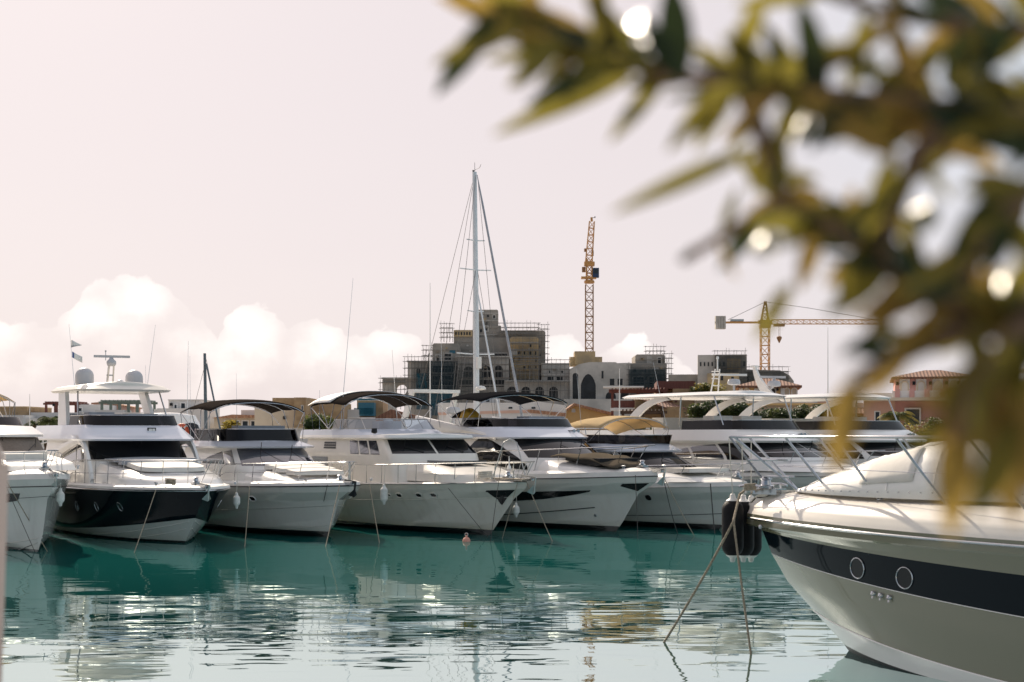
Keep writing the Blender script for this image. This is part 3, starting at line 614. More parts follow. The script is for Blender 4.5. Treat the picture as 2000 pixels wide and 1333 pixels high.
Fb = Loft([lev(-5.95, -14, 2.02, 3.30, r=1.3, m=2.8), lev(-5.92, -14, 2.05, 3.36, r=1.3, m=2.8), lev(-6.3, -14, 2.0, 3.5, r=1.2, m=2.8), lev(-7.0, -14, 1.78, 3.86, r=1.1, m=2.8)]); mb = MB(); Fb.shell(mb, top=0.0, bottom=True); mb.build('flybridge', 'blue_white', b, weld=True)
G = Loft([lev(-6.95, -9.6, 1.72, 3.84, r=1.0, m=2.8), lev(-7.2, -9.6, 1.66, 4.2, r=1.0, m=2.8)]); mb = MB(); G.shell(mb, back=False); g = mb.build('flybridge_windscreen', 'smoked', b)
mb = MB(); G.edge(mb, 1.0, 0.016, 0, nu=24); mb.build('windscreen_rail', 'steel', g)
mb = MB(); mb.box(-9.1, -8.4, -1.3, -0.4, 3.84, 4.32); mb.box(-9.1, -8.4, 0.1, 1.2, 3.84, 4.28); mb.box(-11.5, -10.9, -1.4, 1.4, 3.84, 4.3); mb.build('flybridge_seat', 'grey_cover', b)
mb = MB(); t = [(-0.34, -0.15), (0.34, -0.15), (0.34, 0.15), (-0.34, 0.15)]
mb.box(-6.66, -6.60, 0.25, 0.55, 3.60, 3.76, 0); mb.box(-6.60, -6.585, 0.285, 0.40, 3.635, 3.725, 1); mb.box(-6.60, -6.585, 0.42, 0.515, 3.635, 3.725, 1); mb.box(-6.60, -6.58, 0.38, 0.44, 3.665, 3.695, 1); mb.build('name_badge', ['black_trim', 'trim_white'], b, ang=0)
Ht = Loft([lev(-8.6, -11.7, 1.3, 5.14, r=0.6, m=3.0), lev(-8.1, -12.0, 1.68, 5.08, r=0.7, m=3.0), lev(-8.0, -12.1, 1.74, 5.15, r=0.7, m=3.0), lev(-8.3, -11.9, 1.55, 5.30, r=0.65, m=3.0)]); mb = MB(); Ht.shell(mb, top=0.14, bottom=True); mb.build('hardtop', 'gelcoat_cream', b, weld=True)
for s in (-1, 1):
    mb = MB(); mb.prism([(-10.3, 3.05), (-11.7, 3.05), (-11.5, 5.15), (-10.6, 5.15)] if s < 0 else [(-9.4, 3.6), (-10.2, 3.6), (-11.6, 5.15), (-10.8, 5.15)], (0, s * 1.52 - 0.07, 0), (1, 0, 0), (0, 0, 1), (0, 0.14, 0)); mb.build('hardtop_pillar', 'gelcoat', b)
    mb = MB(); mb.tube([(-8.5, s * 1.68, 3.8), (-9.2, s * 1.5, 5.15)], 0.03, 8); mb.build('hardtop_strut', 'steel', b)
dome(b, -11.1, -0.74, 5.36, 0.34, 0.68); dome(b, -11.1, 1.15, 5.36, 0.33, 0.64); dome(b, -10.9, 0.55, 5.40, 0.17, 0.2)
mb = MB(); 
for s in (-1, 1): mb.beam((-10.7, 0.1 + s * 0.11, 5.4), (-10.5, 0.1 + s * 0.09, 6.1), 0.05, 0.09)
mb.beam((-10.6, -0.05, 5.75), (-10.6, 0.22, 5.75), 0.05); mr = mb.build('radar_mast', 'steel_dull', b)
mb = MB(); mb.lathe([(0.06, -0.14), (0.15, -0.11), (0.18, -0.02), (0.17, 0.06), (0.1, 0.12), (0.05, 0.2)], (-10.5, 0.1, 6.22), 18); mb.build('radar_motor', 'grey_plastic', mr, ang=60)
mb = MB(); a = R(58 + 6); mb.beam((-10.5 - 0.66 * math.cos(a), 0.12 - 0.66 * math.sin(a), 6.46), (-10.5 + 0.66 * math.cos(a), 0.12 + 0.66 * math.sin(a), 6.44), 0.10, 0.09); mb.tube([(-10.55, -0.1, 6.3), (-10.55, -0.1, 6.65)], 0.015); mb.lathe([(0.03, 0), (0.03, .06)], (-10.55, -0.1, 6.62), 8); mb.build('radar_bar', 'grey_plastic', mr)
antenna(b, (-11.2, 1.68, 5.3), (-11.0, 1.95, 7.75)); o = antenna(b, (-10.0, -1.4, 5.25), (-10.4, -1.5, 7.6))
def pennant(par, base, w, h, c1, c2, tri=False):
    mb = MB(); P = []
    d = Vector((0.55, 0.80, -0.22)).normalized()
    for i in range(9):
        t = i / 8; row = []
        for j in range(5):
            s = j / 4; hh = h * ((1 - t) if tri else 1)
            row.append(Vector(base) + d * w * t + Vector((0.05 * math.sin(t * 6), -0.03 * math.sin(t * 5), -s * hh - 0.12 * t)))
        P.append(row)
    mb.grid(P, lambda i, j: 1 if (i < 2 if not tri else j > 2) else 0); mb.build('flag', [c1, c2], par, solid=0.004)
pennant(o, (-10.24, -1.46, 7.02), 0.40, 0.30, 'cover_white', 'grey_cover', True); pennant(o, (-10.17, -1.44, 6.58), 0.36, 0.22, 'cover_white', 'blue_trim')
ra = rails(b, D, U=0.62, h=0.80, n=9, mids=(0.45,), fwd=0.35, inset=0.02)
anchor(b, 0.05, 1.82, sc=0.95); windlass(b, -0.9, 1.95); cleat(b, -0.9, -1.3, 1.92, 1.2); cleat(b, -0.9, 1.3, 1.92, 1.2)
mb = MB(); mb.tube([(-0.7 + 0.18 * math.cos(k * .8), -0.9 + 0.15 * math.sin(k * .8), 1.95 + 0.006 * k) for k in range(30)], 0.022, 6); mb.build('coiled_rope', 'rope_tan', b)
line(f2.w(-0.3, -1.5, 1.80), wat(262, 1080), 'tan mooring rope hanging down in front of the dark navy bow', 0.05)
line(f2.w(-0.25, 1.55, 1.85), wat(478, 1068), 'mooring rope from the right shoulder of the dark navy yacht', 0.1)

# ================================================================ B3 white yacht with brown bimini
f3 = Fr(682, 47.3); b = thing('motor_yacht', 'white flybridge yacht with dark brown bimini, grey windscreen and one small square hull port', 'yacht', f3.o, f3.a, 'motor yachts moored side by side')
sp = std_hull(13.5, 2.25, 1.82, 1.6, pg=3.4, pm=2.8, pc=2.3, xc=-1.3, xk=-2.6, cb=0.5); H, D = boat_hull(b, sp, ['hull_white'], 0, rub='black_trim', rub_r=0.022, rise=0.14)
spray_rail(H, b, 0.97, 0.8); mb = MB(); H.edge(mb, 1.75, 0.008, 0.0, nu=40, pw=1.3); mb.build('hull_line', 'steel_dull', b)
portlight(H, b, -0.27, 2.45, 0.17, 0.11, tube=0.02, ring='gelcoat'); portlight(H, b, 0.2, 2.45, 0.17, 0.11, ring='gelcoat')
T = Loft([lev(-1.4, -7, 1.6, 1.78, r=2.2, m=2.1), lev(-1.8, -7, 1.5, 1.95, 2.15, r=2.0, m=2.1), lev(-2.6, -7, 1.25, 2.08, 2.42, r=1.7)]); mb = MB(); T.shell(mb, top=0.08); mb.build('foredeck_trunk', 'gelcoat', b, weld=True)
for j, (x0, x1, wd) in enumerate(((-2.2, -3.1, 0.95), (-3.13, -4.0, 1.08), (-4.03, -4.7, 1.1))):
    mb = MB(); Q = Loft([lev(x0, x1, wd, 2.12 + .08 * j, r=0.25, m=3), lev(x0 - .02, x1 + .02, wd - .03, 2.24 + .08 * j, 2.30 + .08 * j, r=0.25, m=3)]); Q.shell(mb, top=0.05); mb.build('sun_pad', 'cushion', b, weld=True)
K = Loft([lev(-4.1, -12, 1.72, 1.75, r=2.3, m=2.2), lev(-4.6, -12, 1.68, 2.36, r=2.2, m=2.2), lev(-6.1, -12, 1.45, 3.04, r=1.7)]); mb = MB(); K.shell(mb, top=0.06); mb.build('cabin', 'gelcoat', b, weld=True)
mb = MB(); K.patch(mb, -0.40, 0.40, 1.04, 1.93, 0.014, 24); mb.build('windscreen', 'tinted_window', b)
for s in (-1, 1):
    mb = MB(); K.patch(mb, s * 0.46, s * 0.56, 1.08, lambda t: 1.85 - .1 * t, 0.014); mb.build('side_window', 'tinted_window', b)
    mb = MB(); K.patch(mb, s * 0.575, s * 0.78, 1.1, lambda t: 1.15 + 0.62 * (1 - t) ** 0.6, 0.014); mb.build('side_window', 'dark_window', b)
wiper(b, (-4.75, -0.3, 2.5), (-5.5, -0.9, 2.95), 0.6); wiper(b, (-4.75, 0.6, 2.5), (-5.4, 0.25, 2.9), 0.5)
Fb = Loft([lev(-5.75, -13, 1.85, 3.02, r=1.8, m=2.3), lev(-5.7, -13, 1.9, 3.08, r=1.8, m=2.3), lev(-6.9, -13, 1.72, 3.28, r=1.7, m=2.3)]); mb = MB(); Fb.shell(mb, top=0.02, bottom=True); mb.build('flybridge', 'blue_white', b, weld=True)
G = Loft([lev(-7.0, -10.5, 1.62, 3.26, r=1.2, m=2.6), lev(-7.2, -10.5, 1.58, 3.72, r=1.2, m=2.6)]); mb = MB(); G.shell(mb, back=False); g = mb.build('flybridge_windscreen', 'smoked', b); mb = MB(); G.edge(mb, 1.0, 0.016); mb.build('windscreen_rail', 'steel', g)
mb = MB(); mb.box(-9.2, -8.5, -0.6, 1.3, 3.28, 3.86); mb.box(-11.4, -10.8, -1.3, 1.3, 3.28, 3.75); mb.build('flybridge_seat', 'grey_cover', b)
canopy(b, -11.3, -8.0, 1.95, 4.64, crown=0.25, matn='canvas_brown', mount=(-9.2, 3.3), mount2=(-9.2, 3.3), droop=0.12)
rails(b, D, U=0.55, h=0.62, n=6, mids=(0.5,), fwd=0.55, drop=True); anchor(b, 0.25, 1.85, dark=True); windlass(b, -0.7, 1.95); cleat(b, -0.8, -1.2, 1.95); cleat(b, -0.8, 1.2, 1.95)
mb = MB(); mb.tube([(-0.5, 0.25, 1.9), (-0.5, 0.25, 2.62)], 0.045, 10); mb.build('bow_light_post', 'steel', b)
antenna(b, (-9.4, -0.3, 3.3), (-9.5, -0.3, 5.9), 0.009); antenna(b, (-11.0, -1.6, 3.3), (-11.1, -1.6, 6.6), 0.009)
line(f3.w(-0.2, -0.7, 1.85), wat(618, 1042), 'thin dark mooring rope left of the bow with the square hull port', 0.03, 0.010, 'rope_dark'); line(f3.w(-0.1, -0.3, 1.85), wat(636, 1068), 'pale mooring rope straight down from the bow with the square hull port', 0.0)
line(f3.w(-0.1, 0.8, 1.85), wat(741, 1060), 'mooring rope running right from the bow with the square hull port', 0.06)
# life ring on the rail behind
t = thing('life_ring', 'orange life ring hung on the white boat behind the brown bimini', 'life ring', f3.w(-11.6, -1.75, 3.62), R(-25)); mb = MB()
mb.tube([(0.27 * math.cos(a), 0, 0.27 * math.sin(a)) for a in [2 * PI * k / 24 for k in range(25)]], 0.075, 10, cap=False); mb.build('ring', 'orange', t, ang=60)
mb = MB()
for k in range(4):
    a = PI / 4 + k * PI / 2; mb.tube([(0.27 * math.cos(a + d), 0, 0.27 * math.sin(a + d)) for d in (-.12, 0, .12)], 0.08, 10)
mb.build('white_band', 'trim_white', t, ang=60)

# ================================================================ B4 older cream yacht with vertical-post rails
f4 = Fr(1030, 47.5); b = thing('motor_yacht', 'older cream white yacht with split flat windscreen, oval ports and cream-topped dark bimini', 'yacht', f4.o, f4.a, 'motor yachts moored side by side')
sp = std_hull(16, 2.45, 1.93, 1.62, pg=2.35, pm=1.9, pc=1.6, xc=-1.9, xk=-3.4, cb=0.45); H, D = boat_hull(b, sp, ['hull_white_aged'], 0, deckmat='gelcoat_cream', rub='steel_dull', rub_r=0.025, rise=0.0, inset=0.05)
mb = MB(); H.edge(mb, 2.15, 0.016, 0.0, nu=40, pw=1.3); mb.build('hull_line', 'hull_white_aged', b); spray_rail(H, b, 1.02, 0.75, 0.25, 'hull_white_aged', 0.015)
for u in (-0.33, -0.365, -0.265, -0.22, 0.25, 0.3): portlight(H, b, u, 2.55, 0.155 if u != -0.365 else 0.09, 0.10 if u != -0.365 else 0.06, ring='hull_white_aged', tube=0.025)
for s in (-1, 1):
    mb = MB(); H.patch(mb, s * 0.02, s * 0.085, lambda t: 2.75 - 0.85 * t * 0 - 0.0 if t > .95 else lerp(1.75, 2.85, t ** 1.3), 2.88, 0.012, 10, 3); mb.build('anchor_plate', 'steel_dull' if s > 0 else 'dark_window', b)
T = Loft([lev(-1.9, -7.5, 1.5, 1.85, r=1.9, m=2.6), lev(-2.2, -7.5, 1.46, 2.12, 2.25, r=1.8, m=2.6), lev(-3.2, -7.5, 1.25, 2.30, 2.62, r=1.3, m=2.6)]); mb = MB(); T.shell(mb, top=0.04); mb.build('foredeck_trunk', 'gelcoat_cream', b, weld=True)
mb = MB(); mb.box(-5.6, -3.9, -0.75, 0.75, 2.46, 2.58); mb.build('deck_hatch', 'tinted_window', b)
K = Loft([lev(-5.55, -14, 1.95, 1.7, r=0.75, m=3.6), lev(-6.15, -14, 1.9, 2.80, r=0.6, m=3.8), lev(-6.95, -14, 1.72, 3.36, r=0.5, m=3.8)]); mb = MB(); K.shell(mb, nu=36, top=0.05); mb.build('cabin', 'gelcoat_cream', b, weld=True)
for (a, c) in ((-0.455, -0.012), (0.012, 0.455)): mb = MB(); K.patch(mb, a, c, 1.03, 1.92, 0.014, 20); mb.build('windscreen', 'dark_window', b)
for s in (-1, 1):
    for a, c in ((0.575, 0.62), (0.63, 0.675), (0.685, 0.73)): mb = MB(); K.patch(mb, s * a, s * c, lambda t: 0.98, 1.86, 0.014, 6); mb.build('side_window', 'tinted_window', b)
    mb = MB(); K.patch(mb, s * 0.86, s * 0.96, 0.25, 0.85, 0.014, 6); mb.build('saloon_window', 'tinted_window', b)
    for k in range(3): mb = MB(); K.patch(mb, s * 0.815, s * 0.885, 1.30 + k * .17, 1.42 + k * .17, 0.02, 4, 1); mb.build('air_vent', 'black_trim', b)
wiper(b, (-6.2, -0.6, 2.86), (-6.5, -1.2, 3.1), 0.5); wiper(b, (-6.2, 1.1, 2.86), (-6.5, 0.6, 3.1), 0.5)
Rf = Loft([lev(-6.5, -14.5, 1.85, 3.35, r=0.45, m=3.6), lev(-6.45, -14.5, 1.9, 3.40, r=0.45, m=3.6), lev(-6.5, -14.5, 1.86, 3.50, r=0.45, m=3.6)]); mb = MB(); Rf.shell(mb, nu=36, top=0.06, bottom=True); mb.build('cabin_roof', 'gelcoat', b, weld=True)
Fb = Loft([lev(-7.9, -14.6, 1.85, 3.50, r=1.3, m=2.6), lev(-8.6, -14.6, 1.75, 3.72, r=1.1, m=2.6)]); mb = MB(); Fb.shell(mb, top=0.02); mb.build('flybridge', 'blue_white', b, weld=True)
G = Loft([lev(-8.7, -11.8, 1.68, 3.70, r=0.9, m=2.8), lev(-9.3, -11.8, 1.58, 4.12, r=0.8, m=2.8)]); mb = MB(); G.shell(mb, back=False); g = mb.build('flybridge_windscreen', 'blue_glass', b); mb = MB(); G.edge(mb, 1.0, 0.018); G.edge(mb, 0.03, 0.014); [mb.tube([G.S(u, 0), G.S(u, 1)], 0.016) for u in (-0.42, 0.02, 0.42, -0.7, 0.7)]; mb.build('windscreen_rail', 'steel_dull', g)
mb = MB(); mb.box(-10.6, -10.0, -0.5, 0.5, 3.72, 4.05); mb.lathe([(0.2, 0), (0.22, 0.1), (0.12, 0.2)], (-9.8, -0.2, 3.95), 14); mb.build('helm_console', 'gelcoat', b, ang=50)
mb = MB(); mb.tube([(-10.0 + 0.05 * math.sin(a), 0.75 + 0.2 * math.cos(a), 4.0 + 0.2 * math.sin(a)) for a in [2 * PI * k / 16 for k in range(17)]], 0.015, 5); mb.build('steering_wheel', 'black_trim', b)
canopy(b, -13.3, -10.1, 1.98, 4.92, crown=0.31, matn='canvas_brown', mount=(-11.6, 3.75), droop=0.1, side=0.16, rowend=0.0)
mb = MB(); P = [[Vector((lerp(-13.46, -11.3, i / 6), s * 2.0, 4.965 + 0.31 * (1 - abs(s) ** 2.3) - 0.16 * abs(s) ** 5 - 0.1 * abs(2 * (i / 6 * .66) - 1) ** 3)) for s in [k / 7 - 1 for k in range(15)]] for i in range(7)]; mb.grid(P); mb.build('canopy_cover', 'cover_white', b, solid=0.02)
antenna(b, (-11.2, -1.6, 3.72), (-11.0, -1.14, 9.7), 0.014); antenna(b, (-12.5, -1.9, 3.7), (-12.5, -1.9, 5.3), 0.012, 'steel'); mb = MB(); mb.lathe([(0.05, 0), (0.12, .05), (0.10, .2)], (-7.9, -1.75, 3.55), 10); mb.build('searchlight', 'black_trim', b)
rails(b, D, U=0.62, h=0.66, n=11, mids=(), fwd=0.25, lean=0.02, matn='steel_dull', drop=False)
def aframe(b, pts, r=0.02): mb = MB(); mb.tube(pts, r, 8); mb.build('boarding_ladder', 'steel_dull', b)
aframe(b, [(-1.35, -0.55, 2.0), (-0.95, -0.35, 3.25), (-0.85, -0.15, 3.36), (-0.75, 0.05, 3.25), (-0.3, 0.15, 2.0)])
anchor(b, 0.25, 1.98, sc=1.1); mb = MB(); mb.box(-2.0, 0.1, -0.28, 0.28, 1.98, 2.03); mb.build('bow_platform', 'plank', b); windlass(b, -1.2, 2.05)
mb = MB(); mb.tube([(-1.9 + 0.3 * math.cos(k * .8), -0.5 + 0.22 * math.sin(k * .8), 2.0 + 0.008 * k) for k in range(34)], 0.03, 6); mb.build('coiled_rope', 'rope_white', b)
antenna(b, (-2.6, 0.9, 2.3), (-2.6, 0.9, 2.75), 0.03, 'trim_white', 'deck_light')
line(f4.w(-0.95, -0.35, 3.1), wat(958, 1057), 'thin dark line falling from the ladder on the cream yacht bow', 0.02, 0.010, 'rope_dark'); line(f4.w(0.1, -0.1, 1.95), wat(1079, 1058), 'mooring rope slanting right from the cream yacht bow into the water', 0.06)
line(f4.w(-0.3, -0.2, 1.9), wat(981, 1052), 'mooring rope close to the stem of the cream yacht', 0.02, 0.010)
line(f4.w(-2.0, -1.9, 1.7), wat(953, 1050), 'short dark rope under the bow of the cream yacht', 0.02, 0.010, 'rope_dark')
t = thing('mooring_buoy', 'small round pinkish orange buoy floating at the cream yacht bow', 'buoy', wat(911, 1058)); mb = MB(); mb.lathe([(0.01, -0.14), (0.09, -0.11), (0.13, -0.03), (0.13, 0.04), (0.09, 0.12), (0.035, 0.15), (0.03, 0.21)], n=18); mb.build('buoy_body', 'buoy_pink', t, ang=60); mb = MB(); mb.tube([(0.05 * math.cos(a), 0, 0.23 + 0.05 * math.sin(a)) for a in [2 * PI * k / 12 for k in range(13)]], 0.012, 5); mb.build('buoy_ring', 'steel_dull', t)

# ================================================================ B5 sleek yacht with black bimini
f5 = Fr(1285, 49.5); b = thing('motor_yacht', 'sleek white yacht with big black curved side windows and a broad black bimini', 'yacht', f5.o, f5.a, 'motor yachts moored side by side')
sp = std_hull(15.5, 2.45, 2.08, 1.72, pg=2.5, pm=1.95, pc=1.65, xc=-2.0, xk=-3.3, cb=0.42, xm=-1.1); H, D = boat_hull(b, sp, ['hull_white'], 0, rub='black_trim', rub_r=0.018, rise=0.26)
mb = MB(); H.patch(mb, -0.60, -0.135, lambda t: 1.80 + 0.15 * t + 0.42 * t ** 9, lambda t: 2.45, 0.014, 40, 4); H.patch(mb, 0.24, 0.55, 2.12, 2.7, 0.014, 20, 3); mb.build('hull_window', 'dark_window', b)
for s in (-1, 1):
    mb = MB(); mb.tube([H.S(s * lerp(0.10, 0.6, i / 20), lerp(1.55, 1.16, i / 20)) for i in range(21)], 0.02, 5); mb.build('hull_stripe', 'black_trim', b)
    mb = MB(); H.patch(mb, s * 0.012, s * 0.07, lambda t: 2.25 + 0.5 * t, 2.92, 0.012, 8, 3); mb.build('anchor_plate', 'dark_window', b)
    mb = MB(); K2 = None
spray_rail(H, b, 1.0, 0.7, 0.3, 'hull_white', 0.012)
T = Loft([lev(-1.6, -7, 1.7, 2.18, 1.95, r=2.6, m=2.1), lev(-2.2, -7, 1.6, 2.34, 2.3, r=2.4, m=2.1), lev(-3.2, -7, 1.4, 2.42, 2.75, r=2.0, m=2.1)]); mb = MB(); T.shell(mb, top=0.08); mb.build('foredeck_trunk', 'gelcoat', b, weld=True)
K = Loft([lev(-3.6, -12.5, 2.0, 1.95, r=3.4, m=2.1), lev(-4.2, -12.5, 1.96, 2.62, r=3.2, m=2.15), lev(-6.1, -12.5, 1.75, 3.42, r=2.4, m=2.2)]); mb = MB(); K.shell(mb, nu=34, top=0.06); mb.build('cabin', 'gelcoat', b, weld=True)
mb = MB(); K.patch(mb, -0.37, 0.37, 1.04, 1.94, 0.014, 30); mb.build('windscreen', 'dark_window', b)
for s in (-1, 1):
    mb = MB(); K.patch(mb, s * 0.395, s * 0.80, lambda t: 0.36 + 0.55 * t ** 1.4, lambda t: 0.6 + 1.36 * math.sin(PI / 2 * min(1, t / 0.52)) ** 0.85 - 0.95 * max(0, (t - 0.52) / 0.48) ** 1.7, 0.016, 34, 5); mb.build('side_window', 'dark_window', b)
Fb = Loft([lev(-5.85, -14, 2.0, 3.36, r=2.2, m=2.3), lev(-5.8, -14, 2.04, 3.42, r=2.2, m=2.3), lev(-6.9, -14, 1.86, 3.82, r=1.6, m=2.4)]); mb = MB(); Fb.shell(mb, nu=34, top=0.0, bottom=True); mb.build('flybridge', 'blue_white', b, weld=True)
for s in (-1, 1):
    mb = MB(); sec = []
    for i in range(17):
        t = i / 16; x = lerp(-7.6, -14.2, t); zc = 3.38 + 0.62 * t ** 0.8; hgt = 0.07 + 0.26 * t ; sec.append([Vector((x, s * (1.93 + dy), zc + dz * hgt)) for dy, dz in ((-0.08, 1), (0.03, 0.95), (0.08, 0.2), (0.02, -1), (-0.08, -1), (-0.08, 1))])
    mb.grid(sec); mb.build('side_arch', 'gelcoat', b)
G = Loft([lev(-6.95, -10.5, 1.78, 3.80, r=1.4, m=2.5), lev(-7.25, -10.5, 1.70, 4.14, r=1.3, m=2.5)]); mb = MB(); G.shell(mb, back=False); g = mb.build('flybridge_windscreen', 'smoked', b); mb = MB(); G.edge(mb, 1.0, 0.012); mb.build('windscreen_rail', 'steel', g)
mb = MB(); mb.box(-8.9, -8.0, -0.2, 1.5, 3.84, 4.24); mb.box(-11.2, -10.2, -1.4, 0.2, 3.84, 4.2); mb.build('flybridge_seat', 'grey_cover', b)
mb = MB(); mb.grid([[Vector((lerp(-10.6, -9.0, i / 8), lerp(-1.65, -0.6, j / 6), 3.92 + 0.16 * math.sin(i * 1.7 + j) + 0.1 * math.sin(j * 2.1) - 0.25 * (i / 4 - 1) ** 2)) for j in range(7)] for i in range(9)]); mb.build('vinyl_cover', 'clear_vinyl', b, solid=0.02)
t = thing('folded_cover', 'heap of black and yellow cloth on the flybridge below the black bimini', 'cloth', f5.w(-11.3, -1.2, 4.2), f5.a)
for nm, mm, dx, w_, hz in (('black_cloth', 'canvas_black', 0, 0.55, 0.26), ('yellow_cloth', 'yellow_cloth', 0.35, 0.42, 0.34)):
    mb = MB(); mb.grid([[Vector((dx + w_ * math.cos(a) * math.sin(c) * (1 + .2 * math.sin(3 * a + c * 4)), 0.5 * math.sin(a) * math.sin(c) * (1 + .15 * math.sin(5 * a)), hz * math.cos(c) * (1 + .2 * math.sin(4 * a)))) for a in [2 * PI * k / 18 for k in range(19)]] for c in [PI / 2 * k / 6 for k in range(7)]]); mb.build(nm, mm, t, ang=60)
canopy(b, -12.2, -8.6, 2.1, 5.05, crown=0.22, matn='canvas_black', mount=(-10.2, 3.85), droop=0.14, side=0.10)
for i in range(5): portlight(H, b, 0.0 - 0.09, 1.25, 0.04, 0.04) if i == 0 else None
P3 = []; mb = MB(); mb.grid([[Vector((lerp(-4.5, -1.4, i / 10), lerp(-1, 1, j / 10) * lerp(1.5, 0.75, i / 10), 2.72 - 0.04 * i + 0.10 * (1 - (j / 5 - 1) ** 2) + 0.04 * math.sin(i * 1.3 + j) + 0.12 * math.sin(PI * i / 10))) for j in range(11)] for i in range(11)]); mb.build('sunbed_cover', 'mesh_tan', b, solid=0.03)
mb = MB(); mb.box(-4.4, -2.2, -0.9, 0.9, 2.4, 2.66); mb.build('sun_pad', 'black_trim', b)
rails(b, D, U=0.66, h=0.78, n=5, mids=(), fwd=0.15, lean=0.35, r=0.02, inset=0.02); wiper(b, (-4.6, 0.2, 2.75), (-5.3, -0.5, 3.12), 0.5); wiper(b, (-4.7, 1.0, 2.75), (-5.4, 0.5, 3.12), 0.5)
anchor(b, 0.15, 2.2, dark=False, sc=1.1); windlass(b, -0.9, 2.4); cleat(b, -0.8, -0.9, 2.35); cleat(b, -0.8, 0.9, 2.35)
mb = MB(); 
for k in range(2): mb.lathe([(0.03, 0), (0.03, 0.2), (0.07, 0.28)], (-6.5, 0.75 + k * 0.2, 0), 10, axis='x') if False else mb.tube([(-6.6, 0.7 + k * .2, 3.66), (-6.3, 0.7 + k * .2, 3.66), (-6.15, 0.7 + k * .2, 3.66)], [0.025, 0.03, 0.07], 8)
mb.build('horn', 'steel', b); antenna(b, (-11.8, 1.9, 3.9), (-12.0, 2.0, 4.7))
line(f5.w(-0.5, -0.6, 2.1), wat(1246, 1052), 'dark mooring rope dropping by the black anchor patch of the sleek yacht', 0.02, 0.011, 'rope_dark'); line(f5.w(0.15, 0.1, 2.1), wat(1356, 1047), 'mooring rope running right from the sleek yacht bow', 0.10); line(f5.w(0.15, 0.1, 2.1), wat(1324, 1044), 'dark slack rope beside the sleek yacht bow', 0.25, 0.014, 'rope_dark')

# ================================================================ B6 smaller boat, cream bimini
f6 = Fr(1470, 51); b = thing('motor_yacht', 'smaller white sport yacht with cream bimini and blue tinted flybridge screen, one round porthole', 'yacht', f6.o, f6.a, 'motor yachts moored side by side')
sp = std_hull(12.5, 2.05, 1.68, 1.42, pg=2.6, pm=2.1, pc=1.8, xc=-1.5, xk=-2.6, cb=0.35); H, D = boat_hull(b, sp, ['hull_white'], 0, rub='steel_dull', rub_r=0.015, rise=0.22)
mb = MB(); H.edge(mb, 1.35, 0.012, 0.0, nu=40, pw=1.3); mb.build('hull_line', 'black_trim', b); portlight(H, b, -0.30, 2.5, 0.11, 0.11, tube=0.02, ring='black_trim')
T = Loft([lev(-1.2, -6.5, 1.5, 1.8, 1.65, r=2.4, m=2.1), lev(-1.7, -6.5, 1.4, 1.93, 1.95, r=2.2, m=2.1), lev(-2.6, -6.5, 1.2, 2.0, 2.3, r=1.9, m=2.1)]); mb = MB(); T.shell(mb, top=0.07); mb.build('foredeck_trunk', 'gelcoat', b, weld=True)
mb = MB(); mb.box(-4.2, -2.4, -0.95, 0.95, 2.1, 2.26); mb.build('sun_pad', 'cushion', b)
K = Loft([lev(-3.1, -11, 1.68, 1.7, r=3.2, m=2.1), lev(-3.6, -11, 1.65, 2.18, r=3.0, m=2.1), lev(-5.5, -11, 1.45, 2.86, r=2.2, m=2.2)]); mb = MB(); K.shell(mb, nu=30, top=0.06); mb.build('cabin', 'gelcoat', b, weld=True)
mb = MB(); K.patch(mb, -0.38, 0.38, 1.03, 1.93, 0.014, 26); mb.build('windscreen', 'dark_window', b)
for s in (-1, 1): mb = MB(); K.patch(mb, s * 0.43, s * 0.78, 1.05, lambda t: 1.15 + 0.72 * (1 - t) ** .5, 0.014); mb.build('side_window', 'dark_window', b)
Fb = Loft([lev(-5.1, -12, 1.7, 2.84, r=2.0, m=2.3), lev(-5.05, -12, 1.74, 2.9, r=2.0, m=2.3), lev(-6.0, -12, 1.6, 3.16, r=1.5, m=2.4)]); mb = MB(); Fb.shell(mb, top=0.0, bottom=True); mb.build('flybridge', 'blue_white', b, weld=True)
G = Loft([lev(-6.0, -9, 1.52, 3.14, r=1.2, m=2.6), lev(-5.9, -9, 1.58, 3.50, r=1.2, m=2.6)]); mb = MB(); G.shell(mb, back=False); g = mb.build('flybridge_windscreen', 'smoked', b); mb = MB(); G.edge(mb, 1.0, 0.014); mb.build('windscreen_rail', 'steel', g)
canopy(b, -10.6, -7.0, 1.75, 3.98, crown=0.34, matn='canvas_cream', mount=(-7.9, 3.2), droop=0.1, side=0.1, fr='steel', aft_drop=0.25)
rails(b, D, U=0.55, h=0.56, n=4, mids=(0.5,), fwd=0.3, lean=0.3); anchor(b, 0.1, 1.78, sc=0.7); windlass(b, -0.8, 1.95)
wiper(b, (-3.9, 0.1, 2.3), (-4.6, -0.5, 2.6)); line(f6.w(-0.9, -1.2, 1.75), wat(1396, 1042), 'heavy dark chain-like line hanging by the round porthole hull', 0.15, 0.02, 'rope_dark')
antenna(b, (-8.5, -1.5, 3.2), (-8.8, -1.6, 6.2), 0.009)

